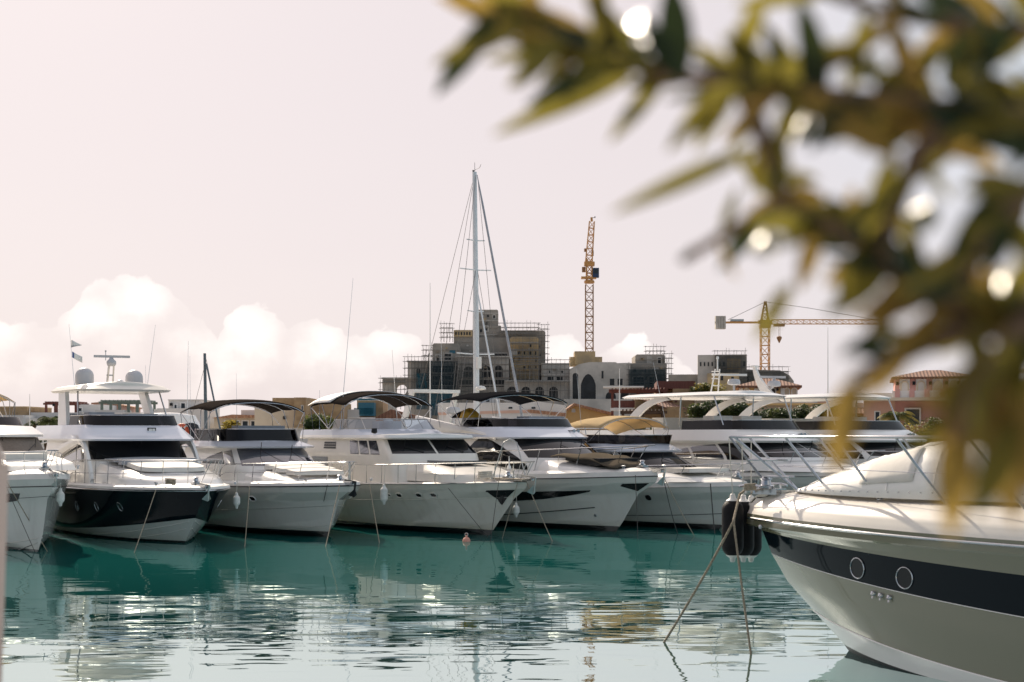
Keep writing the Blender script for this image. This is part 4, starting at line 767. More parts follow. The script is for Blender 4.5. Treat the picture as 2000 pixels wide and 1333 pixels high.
# ================================================================ B7, B8 large hardtop yachts behind the near bow
def big(px, d, label, radar_side):
    f = Fr(px, d); b = thing('motor_yacht', label, 'yacht', f.o, f.a, 'motor yachts moored side by side')
    sp = std_hull(18, 2.6, 2.0, 1.75, pg=2.6); H, D = boat_hull(b, sp, ['hull_white'], 0, rise=0.2, rub='steel_dull', rub_r=0.02)
    T = Loft([lev(-1.8, -8, 1.9, 2.1, r=2.6, m=2.1), lev(-2.4, -8, 1.8, 2.35, 2.3, r=2.4, m=2.1), lev(-3.2, -8, 1.6, 2.45, 2.65, r=2.0, m=2.1)]); mb = MB(); T.shell(mb, top=0.08); mb.build('foredeck_trunk', 'gelcoat', b, weld=True)
    K = Loft([lev(-2.9, -15, 2.2, 2.1, r=3.2, m=2.2), lev(-3.3, -15, 2.15, 2.62, r=3.0, m=2.25), lev(-4.8, -15, 1.95, 3.22, r=2.4, m=2.3)]); mb = MB(); K.shell(mb, nu=34, top=0.06); mb.build('cabin', 'gelcoat', b, weld=True)
    for a, c in ((-0.40, -0.008), (0.008, 0.40)): mb = MB(); K.patch(mb, a, c, 1.03, 1.95, 0.014, 26); mb.build('windscreen', 'dark_window', b)
    for s in (-1, 1):
        for a, c in ((0.44, 0.555), (0.565, 0.66), (0.67, 0.80)):
            mb = MB(); K.patch(mb, s * a, s * c, 0.80, lambda t, a=a, c=c: 0.85 + 1.08 * max(0, 1 - ((lerp(a, c, t) - 0.40) / 0.42) ** 2.6), 0.014, 10); mb.build('side_window', 'tinted_window' if a > .5 else 'dark_window', b)
    Fb = Loft([lev(-4.5, -17, 2.2, 3.2, r=2.4, m=2.3), lev(-4.45, -17, 2.26, 3.28, r=2.4, m=2.3), lev(-5.6, -17, 2.1, 3.72, r=1.8, m=2.4)]); mb = MB(); Fb.shell(mb, nu=34, top=0.0, bottom=True); mb.build('flybridge', 'gelcoat', b, weld=True)
    G = Loft([lev(-5.7, -9.5, 1.98, 3.70, r=1.5, m=2.5), lev(-6.1, -9.5, 1.92, 4.10, r=1.4, m=2.5)]); mb = MB(); G.shell(mb, back=False); g = mb.build('flybridge_windscreen', 'smoked', b); mb = MB(); G.edge(mb, 1.0, 0.012); mb.build('windscreen_rail', 'steel', g)
    Ht = Loft([lev(-7.6, -12.8, 1.7, 5.16, r=1.4, m=2.4), lev(-6.9, -13.2, 2.2, 5.08, r=1.4, m=2.4), lev(-6.8, -13.3, 2.26, 5.14, r=1.4, m=2.4), lev(-7.2, -13.1, 2.05, 5.24, r=1.3, m=2.4)]); mb = MB(); Ht.shell(mb, top=0.10, bottom=True); mb.build('hardtop', 'gelcoat', b, weld=True)
    for s in (-1, 1):
        mb = MB(); sec = []
        for i in range(13):
            t = i / 12; x = lerp(-12.9, -9.9, 1 - math.sin(t * PI / 2) ** 1.0) if False else lerp(-13.1, -10.2, t ** 1.5); z = lerp(3.6, 5.12, math.sin(t * PI / 2) ** 0.95); wd = lerp(0.55, 0.35, t)
            sec.append([Vector((x - wd / 2, s * 2.1 - 0.06, z)), Vector((x + wd / 2, s * 2.1 - 0.05, z - 0.15)), Vector((x + wd / 2, s * 2.1 + 0.05, z - 0.15)), Vector((x - wd / 2, s * 2.1 + 0.06, z)), Vector((x - wd / 2, s * 2.1 - 0.06, z))])
        mb.grid(sec); mb.build('hardtop_pillar', 'gelcoat', b)
        mb = MB(); mb.tube([(-6.9, s * 1.9, 3.9), (-7.5, s * 1.9, 5.1)], 0.03, 8); mb.build('hardtop_strut', 'steel', b); mb = MB(); mb.tube([(-9.6, s * 2.0, 3.8), (-9.5, s * 2.0, 5.1)], 0.03, 8); mb.build('hardtop_strut', 'steel', b)
    mb = MB(); mb.box(-8.9, -8.2, -1.3, -0.3, 3.72, 4.3); mb.box(-8.9, -8.2, 0.2, 1.3, 3.72, 4.3); mb.box(-12, -11.2, -1.6, 1.6, 3.72, 4.25); mb.build('flybridge_seat', 'cushion', b)
    rails(b, D, U=0.7, h=0.7, n=8, mids=(0.5,), fwd=0.3, lean=0.25); anchor(b, 0.1, 2.1); windlass(b, -0.9, 2.3)
    wiper(b, (-3.7, -0.6, 2.75), (-4.3, -1.1, 3.05)); wiper(b, (-3.7, 0.9, 2.75), (-4.3, 0.4, 3.05))
    mb = MB(); [mb.tube([(-5.35, 0.5 + k * .2, 3.52), (-5.1, 0.5 + k * .2, 3.52), (-4.95, 0.5 + k * .2, 3.52)], [0.025, 0.03, 0.07], 8) for k in range(2)]; mb.build('horn', 'steel', b)
    return f, b
f7, b7 = big(1730, 52.5, 'large white hardtop yacht with smoked flybridge screen and radar bar on a tubular mast', 0)
mb = MB(); [mb.tube([(-9.6, s * 0.2 - .1, 5.3), (-9.4, s * 0.12 - .1, 6.3)], 0.03, 6) for s in (-1, 1)]; [mb.tube([(-9.55, -0.3, z), (-9.5, 0.1, z)], 0.02, 6) for z in (5.6, 5.9, 6.2)]; mb.tube([(-9.4, -0.1, 6.2), (-9.4, -0.1, 6.75)], 0.03); mr = mb.build('radar_mast', 'trim_white', b7)
mb = MB(); mb.lathe([(0.1, 0), (0.26, 0.03), (0.28, 0.12), (0.24, 0.24), (0.1, 0.27)], (-9.1, 0.55, 5.62), 18); mb.tube([(-9.1, .55, 5.3), (-9.1, .55, 5.65)], 0.04); mb.build('radar_dome', 'grey_plastic', mr, ang=60)
mb = MB(); mb.beam((-9.7, -0.15, 6.08), (-8.9, 1.10, 6.06), 0.1, 0.09); mb.lathe([(0.06, 0), (0.05, .12)], (-9.4, -0.1, 6.72), 10); mb.build('radar_bar', 'trim_white', mr)
antenna(b7, (-10.6, -1.9, 3.9), (-11.0, -2.3, 6.6)); 
f8, b8 = big(1951, 55.5, 'large white hardtop yacht at the right, partly behind the leaves, with curved radar fin', 1)
mb = MB(); sec = [[Vector((lerp(-13.4, -14.2, math.sin(t * PI / 2)), y, lerp(5.2, 6.75, t))) + Vector((dx * lerp(1.1, 0.16, t ** .6), 0, 0)) for y, dx in ((-0.06, 0), (0.06, 0), (0.06, 1), (-0.06, 1), (-0.06, 0))] for t in [i / 10 for i in range(11)]]; mb.grid(sec); mb.box(-14.3, -14.0, -0.12, 0.12, 6.7, 6.8); rf = mb.build('radar_fin', 'trim_white', b8)
mb = MB(); mb.lathe([(0.1, 0), (0.3, 0.03), (0.32, 0.14), (0.26, 0.26), (0.1, 0.3)], (-12.9, 0.1, 5.75), 18); mb.tube([(-13.3, 0.1, 5.6), (-12.9, .1, 5.8)], 0.06); mb.beam((-13.3, -0.45, 6.22), (-12.6, 0.55, 6.20), 0.12, 0.1); mb.tube([(-12.9, .1, 6.0), (-12.9, .1, 6.2)], 0.08); mb.build('radar_dome', 'grey_plastic', rf, ang=60)
# fenders along the row
for lb, (px, py, d), L, r in (('old white fender hanging on the cream yacht bow, left side', (750, 985, 50.2), 0.68, 0.13), ('white fender hanging on the sleek yacht bow rail', (1089, 950, 52.6), 0.60, 0.135), ('small white fender low between the dark navy yacht and its right neighbour', (462, 993, 47.2), 0.5, 0.12), ('small white fender low between the cream yacht and the sleek yacht', (1008, 1010, 52), 0.5, 0.13), ('white fender low at the right side of the leftmost yacht', (118, 988, 42.5), 0.5, 0.12)):
    p = W3(px, py, d); fender(p, L, r, lb, rope_to=p + Vector((0.05, 0, L + 0.75)))
line(f1.w(-1.6, -1.15, 2.45), wat(92, 1077), 'white mooring rope slanting to the water at the leftmost yacht bow', 0.02); line(f1.w(-1.5, -1.2, 2.45), wat(68, 1078), 'thin dark mooring rope straight down the leftmost yacht bow', 0.02, 0.009, 'rope_dark')
# ================================================================ near yacht on the right: champagne hull with navy band
f9 = Fr(1452, 24.4, 138); b = thing('near_yacht', 'big pale grey-green yacht, navy band and tall steel bow rail, nearest at right', 'yacht', f9.o, f9.a)
def hk(xf, w, z0, z1, p, q=1.6): return lev(xf, -16, w, z0, z1, kind=HH, p=p, q=q)
sp = [hk(-3.6, 0.05, -0.9, -0.7, 2), hk(-2.02, 2.20, -0.02, -0.55, 3.7), hk(-1.92, 2.23, 0.10, -0.32, 3.7), hk(-1.36, 2.33, 0.60, -0.30, 3.5, 2.0), hk(-0.86, 2.35, 1.06, 0.35, 3.3), hk(-0.56, 2.36, 1.50, 0.62, 3.1), hk(-0.38, 2.37, 1.88, 1.38, 2.95),
      hk(-0.33, 2.38, 1.925, 1.46, 2.92), hk(-0.06, 2.40, 1.965, 1.80, 2.85), hk(0.0, 2.42, 1.99, 1.84, 2.85), hk(-0.02, 2.42, 2.17, 2.02, 2.85)]
def m9(v):
    if v < 2: return 1
    if v < 3: return 2
    if v < 5: return 0
    if v < 6: return 3
    return 0
H9 = Loft(sp); mb = MB(); H9.shell(mb, nu=70, sub=4, pw=1.3, m=m9); mb.build('hull', ['hull_champagne', 'black_trim', 'gelcoat', 'hull_navy'], b, ang=16, weld=True)
mb = MB(); H9.edge(mb, 9.6, 0.022, 0.012, nu=70, pw=1.3, n=8); mb.build('rub_rail', 'steel', b)
mb = MB(); H9.edge(mb, 3.0, 0.014, 0.0, nu=60, pw=1.3, n=6); mb.build('spray_rail', 'gelcoat', b)
mb = MB(); H9.edge(mb, 5.0, 0.007, 0.0, nu=60, pw=1.3, n=5); mb.build('pinstripe', 'trim_white', b)
def ins(k, dz, fx=1.0):
    def fn(u):
        p = sp[-1](u); y = math.copysign(max(0, abs(p.y) - k), p.y) if abs(p.y) > 1e-6 else 0
        return Vector((p.x - k * fx * max(0, 1 - abs(u) * 5), y, p.z + dz))
    return fn
D9 = Loft([ins(0.003, -0.003), ins(0.03, 0.06), ins(0.09, 0.17), ins(0.20, 0.28), ins(0.36, 0.36), ins(0.56, 0.40), ins(0.85, 0.41)]); mb = MB(); D9.shell(mb, nu=70, sub=3, pw=1.3, top=0.05); mb.build('deck', 'gelcoat_cream', b, ang=60, weld=True)
for u in (-0.128, -0.168, 0.128, 0.168, -0.22):
    pass
def find_u(H, v, x):   # station where the hull at level v has this x, port side
    a, c = 0.0, 1.0
    for _ in range(40):
        mdd = (a + c) / 2
        if H.S(mdd, v).x > x: a = mdd
        else: c = mdd
    return a
for x in (-2.93, -3.86, -7.2, -8.4):
    u = find_u(H9, 5.5, x); vv = 5.45; portlight(H9, b, u, vv, 0.155, 0.155, tube=0.009, n=28, ex=1.0); portlight(H9, b, -u, vv, 0.155, 0.155, tube=0.009, n=28, ex=1.0)
for x in (-3.28, -3.43, -3.60):
    u = find_u(H9, 4.62, x); c = H9.S(u, 4.70); n = H9.N(u, 4.70); mb = MB(); mb.tube([c - n * 0.01, c + n * 0.03, c + n * 0.05 + Vector((0, 0, -0.02))], [0.045, 0.042, 0.02], 14); mb.tube([c + n * 0.02, c + n * 0.035 - Vector((0, 0, 0.07))], 0.014, 6); mb.build('drain_fitting', 'steel', b)
c = H9.S(find_u(H9, 9, -0.62), 9.3); mb = MB(); mb.lathe([(0.03, -0.03), (0.035, 0.03), (0.01, 0.045)], (c.x, c.y + 0.02, c.z - 0.06), 14, axis='y'); mb.build('deck_fitting', 'steel', b)
# bow rail
def rb(u, k=0.52): p = D9.S(u, 5.0); return p
def topr(u, z=3.47, wd=0.0):
    p = D9.S(u, 3.0).copy(); a = abs(u); p.y += math.copysign(0.30 * max(0, 1 - a / 0.05), u) if a > 1e-5 else 0; p.x += 0.50 * max(0, 1 - a / 0.10); p.z = z; return p
us = [math.copysign(abs(i / 40) ** 1.5, i) * 0.85 for i in range(-40, 41)]
mb = MB(); mb.tube([topr(u) for u in us if u < -0.004], 0.026, 12); pts = [topr(u) for u in us if u < -0.004]; ra = mb.build('bow_rail', 'steel', b)
mb = MB(); mb.tube([topr(u) for u in us if u > 0.004], 0.026, 12); mb.build('top_rail', 'steel', ra)
for z in (3.08, 2.80):
    for s in (-1, 1):
        P = []
        for i in range(9):
            u = s * lerp(0.006, 0.040, i / 8); p = topr(u); q = rb(u); k = (z - q.z) / (p.z - q.z); r_ = q.lerp(p, k); r_.x -= 0.0; P.append(r_)
        mb = MB(); mb.tube(P, 0.018, 8); mb.build('step_rail', 'steel', ra)
for s in (-1, 1):
    P = [rb(s * u).lerp(topr(s * u * .93), 0.46) for u in [lerp(0.034, 0.8, i / 24) for i in range(25)]]
    mb = MB(); mb.tube(P, 0.006, 6); mb.build('guard_wire', 'steel', ra)
    for xf_ in (-0.52, -1.12, -2.0, -3.1, -4.35, -5.6, -6.9, -8.2):
        ub = find_u(D9, 5.0, xf_); ut = find_u(D9, 3.0, min(xf_ + 0.72, -0.12))
        mb = MB(); a = rb(s * ub); t_ = topr(s * ut); mb.tube([a - Vector((0, 0, .03)), t_], 0.021, 10); mb.build('stanchion', 'steel', ra)
        mb = MB(); mb.lathe([(0.05, 0), (0.05, 0.015), (0.032, 0.03), (0.03, 0.08)], (a.x, a.y, a.z - 0.01), 14); mb.build('stanchion_foot', 'steel', ra)
# cloth-covered coachroof and windscreen
T = Loft([lev(-1.0, -7.5, 1.35, 2.56, r=2.2, m=2.0), lev(-1.05, -7.5, 1.33, 2.63, 2.72, r=2.2, m=2.0), lev(-1.5, -7.5, 1.15, 2.66, 3.0, r=2.2, m=2.0)])
zc = [(-1.05, 2.57), (-1.9, 2.86), (-2.83, 3.16), (-3.7, 3.38), (-4.8, 3.59), (-5.8, 3.74), (-7.0, 3.8)]
def cz(x):
    for (a, za), (c, zb_) in zip(zc, zc[1:]):
        if c <= x <= a: return lerp(zb_, za, (x - c) / (a - c))
    return zc[-1][1]
P = []
for i in range(73):
    x = lerp(-1.05, -7.0, i / 72); hw = 1.42 * (1 - (1 - min(1, (-x - 1.0) / 3.6)) ** 2.2) + 0.02; row = []
    for j in range(25):
        s = j / 12 - 1; zt = cz(x); zb_ = 2.56; k = (1 - abs(s) ** 5); row.append(Vector((x, s * hw, zb_ + (zt - zb_) * k + (0.012 * math.sin(x * 7 + s * 5) + 0.008 * math.sin(x * 17 - s * 9) + 0.006 * math.sin(x * 31 + s * 21)) * k)))
    P.append(row)
mb = MB(); mb.grid(P); cv9 = mb.build('windscreen_cover', 'cover_white', b, ang=50, solid=0.01)
def cpt(x, s):
    hw = 1.42 * (1 - (1 - min(1, (-x - 1.0) / 3.6)) ** 2.2) + 0.02; k = (1 - abs(s) ** 5); return Vector((x, s * hw * 1.004, 2.565 + (cz(x) - 2.555) * k))
for a, c in ((0.78, 0.30),):
    mb = MB(); mb.tube([cpt(lerp(-1.4, -6.9, i / 20), 0.60) for i in range(21)], 0.008, 5); mb.tube([cpt(-3.3, lerp(0.2, 0.97, i / 10)) for i in range(11)], 0.008, 5); mb.tube([cpt(-4.1, lerp(0.2, 0.97, i / 10)) for i in range(11)], 0.008, 5); mb.build('cover_seam', 'trim_white', cv9)
mb = MB()
for i in range(30):
    for sg in (-1, 1): p = cpt(lerp(-1.25, -6.8, i / 29), sg * 0.985); mb.lathe([(0.012, -.01), (0.012, .01)], (p.x, p.y + sg * 0.008, p.z + .03), 8, axis='y')
mb.build('press_studs', 'steel', cv9)
mb = MB(); mb.grid([[cpt(lerp(-2.75, -3.75, i / 8), lerp(0.62, 0.93, j / 6)) + Vector((0, 0.012, 0.006)) for j in range(7)] for i in range(9)]); mb.build('cover_patch', 'cushion', cv9, solid=0.006)
K9 = Loft([lev(-6.9, -15, 1.5, 2.3, r=0.8), lev(-7.4, -15, 1.6, 3.6, 3.9, r=0.8), lev(-8.4, -15, 1.5, 4.3, r=0.8)]); mb = MB(); K9.shell(mb, top=0.1); mb.build('cabin', 'gelcoat', b, weld=True)
mb = MB(); mb.box(-0.75, -0.25, -0.16, 0.16, 2.50, 2.60); mb.lathe([(0.13, 0), (0.14, 0.08), (0.09, 0.1), (0.08, 0.17), (0.11, 0.2), (0.05, 0.24)], (-0.45, 0, 2.56), 18); mb.build('windlass', 'steel', b)
cl9 = [cleat(b, -0.40, s * 0.42, 2.54, 1.6) for s in (-1, 1)]
mb = MB(); mb.tube([(-0.40 + 0.10 * math.cos(k * .9), 0.42 + 0.07 * math.sin(k * .9), 2.58 + 0.004 * k) for k in range(26)], 0.018, 7); mb.build('cleated_rope', 'rope_tan', b)
# twisted mooring ropes of the near yacht
def twisted(p, mid, label, r=0.020):
    pts = [Vector(x) for x in mid]; Ls = [0]
    for a, c in zip(pts, pts[1:]): Ls.append(Ls[-1] + (c - a).length)
    def at(d):
        for i in range(len(pts) - 1):
            if d <= Ls[i + 1] or i == len(pts) - 2:
                return pts[i].lerp(pts[i + 1], (d - Ls[i]) / max(1e-6, Ls[i + 1] - Ls[i]))
    t = thing('mooring_rope', label, 'rope', (0, 0, 0), 0, 'twisted mooring ropes of the near yacht'); n = int(Ls[-1] / 0.03)
    for k in range(3):
        P = []
        for i in range(n + 1):
            d = Ls[-1] * i / n; c = at(d); tg = (at(min(Ls[-1], d + .02)) - at(max(0, d - .02))).normalized(); a = tg.cross(Vector((0, 1, 0.2))).normalized(); e = tg.cross(a); an = d / 0.16 * 2 * PI + k * 2 * PI / 3
            P.append(c + a * math.cos(an) * r * 0.55 + e * math.sin(an) * r * 0.55)
        mb = MB(); mb.tube(P, r * 0.62, 6); mb.build('rope_strand', 'rope_tan', t, ang=60)
    return t
A0 = f9.w(-0.35, 0.42, 2.60); A1 = f9.w(-0.12, 0.30, 2.50); A2 = W3(1432, 1020, 23.3); B2_ = wat(1297, 1255); C2_ = wat(1467, 1280)
def sagp(a, c, s, n=8): return [a.lerp(c, i / n) - Vector((0, 0, s * 4 * (i / n) * (1 - i / n))) for i in range(n + 1)]
twisted(None, [A0, A1] + sagp(A2, B2_, 0.05) + [B2_ + (B2_ - A2).normalized() * 0.5], 'twisted tan rope slanting left from the near yacht bow down into the water')
twisted(None, [A2 + Vector((0.02, 0.02, 0.04))] + sagp(A2 + Vector((0.01, 0.01, 0)), C2_, 0.03) + [C2_ + Vector((0, 0, -0.4))], 'twisted tan rope hanging nearly straight down from the knot at the near yacht bow', 0.018)
for k, (px, d, lb) in enumerate(((1431, 24.1, 'black fender with white ends, leftmost of three under the near yacht pulpit'), (1452, 24.45, 'black fender with white ends, middle of three under the near yacht pulpit'), (1467, 24.8, 'black fender with white ends, rightmost of three under the near yacht pulpit'))):
    p = W3(px, 1096, d); q = Vector((p.x - 0.10 + .03 * k, p.y - 0.25, 3.44)); fender(p, 1.12, 0.185, lb, 'black_rubber', 'fender_white', rope_to=q, group='black fenders of the near yacht')
# ================================================================ boats behind the row
def sail(px, d, label, mh, mr, mmat, heading=-58, hull_len=11, booms=True):
    f = Fr(px, d, heading); b = thing('sailing_yacht', label, 'sailing yacht', f.o, f.a); L = hull_len
    sp = [lev(5.4 - 1.6, 5 - L, 0.04, -0.6, -0.4, kind=HH), lev(5.4 - 0.6, 5 - L, 1.5, 0.3, 0.1, kind=HH, p=1.8), lev(5.6, 5 - L, 1.75, 1.35, 1.05, kind=HH, p=2.0)]
    H = Loft(sp); mb = MB(); H.shell(mb, nu=24, sub=3, pw=1.3, top=0.08); mb.build('hull', 'hull_white', b, ang=40, weld=True)
    K = Loft([lev(2.6, -3, 0.95, 1.2, r=1.6, m=2.2), lev(2.2, -3, 0.8, 1.65, 1.75, r=1.5, m=2.2)]); mb = MB(); K.shell(mb, top=0.05); mb.build('cabin', 'gelcoat', b, weld=True)
    mb = MB(); K.patch(mb, -0.9, -0.4, 0.3, 0.75, 0.01); K.patch(mb, 0.4, 0.9, 0.3, 0.75, 0.01); mb.build('side_window', 'dark_window', b)
    mb = MB(); mb.tube([(0, 0, 1.2), (-0.06, 0, mh * 0.5), (-0.22, 0, mh)], [mr, mr, mr * 0.75], 12); m = mb.build('mast', mmat, b)
    return f, b, m
fs, b, m = sail(931, 75, 'tall white masted sailing yacht behind the two middle yachts, with furled foresails', 17.4, 0.16, 'mast_white', hull_len=13)
for z, w_ in ((7.75, 1.15), (10.0, 0.5), (12.2, 0.95), (13.75, 0.55)):
    mb = MB(); mb.tube([(-0.12, -w_, z + .05), (-0.04, 0, z), (-0.12, w_, z + .05)], 0.035, 6); mb.build('spreader', 'mast_white', m)
for a, c, r in (((5.5, 0, 1.4), (0.05, 0, 17.2), 0.07), ((3.4, 0, 1.4), (0.05, 0, 11.2), 0.055)):
    mb = MB(); a, c = Vector(a), Vector(c); mb.tube([a.lerp(c, t) for t in (0, .04, .06, .9, 1)], [0.03, 0.04, r, r * .8, 0.02], 8); mb.build('furled_sail', 'mast_white' if r < .06 else 'grey_cover', b)
for s in (-1, 1):
    for zt, w_, zs in ((17.2, 1.15, 7.8), (12.2, 0.95, 5), (7.75, 0.6, 3)):
        mb = MB(); mb.tube([(-0.4 * w_, s * 1.65, 1.3), (-0.1, s * w_, min(zt, 7.8)), (0, s * 0.05, zt)], 0.012, 4); mb.build('shroud', 'wire', b)
for q in ((-7.2, -0.8, 1.4), (-7.2, 0.8, 1.4)): mb = MB(); mb.tube([q, (-0.2, 0, 17.3)], 0.012, 4); mb.build('backstay', 'wire', b)
mb = MB(); mb.lathe([(0.05, 0), (0.26, 0.04), (0.28, 0.12), (0.2, 0.2), (0.05, 0.24)], (0.42, 0, 5.85), 16); mb.box(0.0, 0.4, -0.04, 0.04, 5.9, 5.95); mb.build('radar_dome', 'trim_white', m, ang=60)
mb = MB(); mb.box(0.12, 0.3, -0.12, 0.12, 7.0, 7.6); mb.build('radar_reflector', 'trim_white', m)
mb = MB(); mb.tube([(-0.2, 0, 17.3), (-0.2, 0, 17.9)], 0.012, 5); mb.tube([(-0.2, 0, 17.5), (0.3, 0, 17.55), (0.45, 0, 17.7)], 0.012, 5); mb.lathe([(0.04, 0), (0.06, .12)], (-0.35, 0, 17.4), 8); mb.build('wind_vane', 'wire', m)
mb = MB(); mb.tube([(-0.1, 0, 2.9), (-4.8, 0, 2.8)], 0.10, 10); mb.tube([(-0.2, 0, 3.1), (-4.7, 0, 3.0)], [0.2, 0.14], 10); mb.build('boom', 'grey_cover', m)
rails(b, Loft([lev(5.5, -8, 1.7, 1.35, 1.1, kind=HH, p=2.0)] * 2), U=0.9, h=0.6, n=8, v=0, mids=(0.5,), fwd=0.1, lean=0.0, r=0.014)
fs2, b, m = sail(403, 66, 'small sailing yacht with a dark mast behind the brown bimini', 7.3, 0.085, 'mast_dark', hull_len=8)
mb = MB(); mb.tube([(3.2, 0, 1.4), (0, 0, 6.8)], 0.045, 6); mb.build('furled_sail', 'mast_dark', b); mb = MB(); mb.tube([(-0.1, 0, 2.5), (-3.2, 0, 2.5)], 0.09, 8); mb.build('boom', 'canvas_black', m)
for s in (-1, 1): mb = MB(); mb.tube([(-0.4, s * 1.4, 1.2), (0, 0, 7)], 0.01, 4); mb.build('shroud', 'wire', b)
# motor boat with radar arch behind the black bimini yacht
fb = Fr(955, 63.5); b = thing('motor_boat', 'white motor boat with raked radar arch and grey radome, seen under the black bimini', 'boat', fb.o, fb.a)
sp = std_hull(11, 1.9, 1.6, 1.35); H, D = boat_hull(b, sp, ['hull_white'], 0, rub='steel_dull', rub_r=0.015)
K = Loft([lev(-2.5, -9, 1.5, 1.5, r=2), lev(-3.3, -9, 1.4, 2.3, r=1.9), lev(-4.3, -9, 1.25, 2.9, r=1.5)]); mb = MB(); K.shell(mb, top=0.08); mb.build('cabin', 'gelcoat', b, weld=True)
mb = MB(); K.patch(mb, -0.42, 0.42, 1.05, 1.9, 0.014); mb.build('windscreen', 'dark_window', b)
for s in (-1, 1):
    mb = MB(); sec = [[Vector((lerp(-1.6, 0.2, t) - 0.0 + dx, s * 1.2 + dy, lerp(2.8, 5.6, t ** 1.1))) for dx, dy in ((-0.35 * (1 - .5 * t), -.06), (0.35 * (1 - .5 * t), -.06), (0.35 * (1 - .5 * t), .06), (-0.35 * (1 - .5 * t), .06), (-0.35 * (1 - .5 * t), -.06))] for t in [i / 6 for i in range(7)]]
    mb.grid(sec); mb.build('arch_leg', 'gelcoat', b).location = (-5.2, 0, 0)
mb = MB(); mb.box(-5.35, -4.75, -1.25, 1.25, 5.5, 5.66); ar = mb.build('radar_arch', 'gelcoat', b)
mb = MB(); mb.lathe([(0.2, 0), (0.33, 0.04), (0.34, 0.2), (0.3, 0.3), (0.1, 0.34)], (-4.3, 0.6, 4.5), 20); mb.tube([(-4.3, .6, 2.9), (-4.3, .6, 4.52)], [0.12, 0.07]); mb.build('radome', 'grey_plastic', ar, ang=60)
antenna(b, (-6.4, -1.2, 3.0), (-6.9, -1.3, 7.6), 0.02, 'trim_white'); antenna(b, (-6.4, 1.2, 3.0), (-6.7, 1.3, 8.2), 0.014)
mb = MB(); mb.box(-9, -5, -1.2, 1.2, 3.05, 3.25); mb.build('bimini', 'canvas_black', b)
# white cruiser between dark yacht and brown bimini
fc = Fr(372, 59); b = thing('motor_boat', 'white cruiser with two dark oval windows, behind the gap right of the navy yacht', 'boat', fc.o, fc.a)
sp = std_hull(10, 1.9, 2.0, 1.8); H, D = boat_hull(b, sp, ['hull_white'], 0, rub='steel_dull', rub_r=0.015)
K = Loft([lev(-1.6, -9, 1.6, 2.0, r=1.2, m=2.6), lev(-2.2, -9, 1.5, 3.9, r=1.0, m=2.6), lev(-2.4, -9, 1.3, 4.35, r=0.9, m=2.6)]); mb = MB(); K.shell(mb, top=0.12); mb.build('cabin', 'gelcoat', b, weld=True)
for a, c in ((-0.36, -0.1), (0.1, 0.36)): mb = MB(); K.patch(mb, a, c, lambda t: 0.90 - 0.28 * math.sin(PI * t), lambda t: 0.92 + 0.34 * math.sin(PI * t) ** .6, 0.02); mb.build('windscreen', 'dark_window', b)
mb = MB(); K.patch(mb, -0.9, -0.45, 0.55, 0.85, 0.02); mb.build('side_window', 'tinted_window', b)
antenna(b, (-3, 0.9, 4.3), (-3, 0.95, 7.6), 0.016); antenna(b, (-3, -0.9, 4.3), (-3, -0.95, 6.5), 0.012)
t = thing('potted_plant', 'pale green leafy plant showing above the brown bimini yacht flybridge', 'plant', f3.w(-11.6, 0.3, 3.3)); mb = MB(); mb.lathe([(0.14, 0), (0.2, 0.3), (0.21, 0.32)], n=14); mb.build('pot', 'terracotta_pale', t)
def leaves(mb, c, r, n, sz, rng, flat=1.0, m=0, hollow=0.0):
    for _ in range(n):
        while True:
            v = Vector((rng.uniform(-1, 1), rng.uniform(-1, 1), rng.uniform(-1, 1)))
            if hollow < v.length <= 1: break
        p = Vector(c) + Vector((v.x * r, v.y * r, v.z * r * flat)); a = Vector((rng.gauss(0, 1), rng.gauss(0, 1), rng.gauss(0, .6))).normalized(); b_ = a.orthogonal().normalized(); s = sz * rng.uniform(0.6, 1.3)
        mb.add([p - a * s, p + b_ * s * 0.42, p + a * s, p - b_ * s * 0.42], [(0, 1, 2, 3)], m)
rng = random.Random(3); mb = MB(); leaves(mb, (0, 0, 0.55), 0.38, 260, 0.10, rng, 0.7); mb.build('foliage', 'leaf_yellow', t, ang=0, fix=False)
# white gangway rail and steps beyond the leftmost pair
t = thing('gangway_rail', 'white railing and bollard cabinet on the quay between the two leftmost yachts', 'railing', W3(75, 868, 62)); k = 62 / F
for i in range(8): mb = MB(); mb.tube([(i * 9 * k, 0, -0.6), (i * 9 * k, 0, 0.55 + i * 0.05)], 0.03, 6); mb.build('rail_post', 'trim_white', t)
for z in (0.0, 0.52): mb = MB(); mb.tube([(0, 0, z), (63 * k, 0, z + 0.35)], 0.03, 6); mb.build('hand_rail', 'trim_white', t)
mb = MB(); mb.box(-6 * k, 62 * k, 0.1, 1.2, -1.6, -0.6); mb.build('deck_box', 'gelcoat', t)
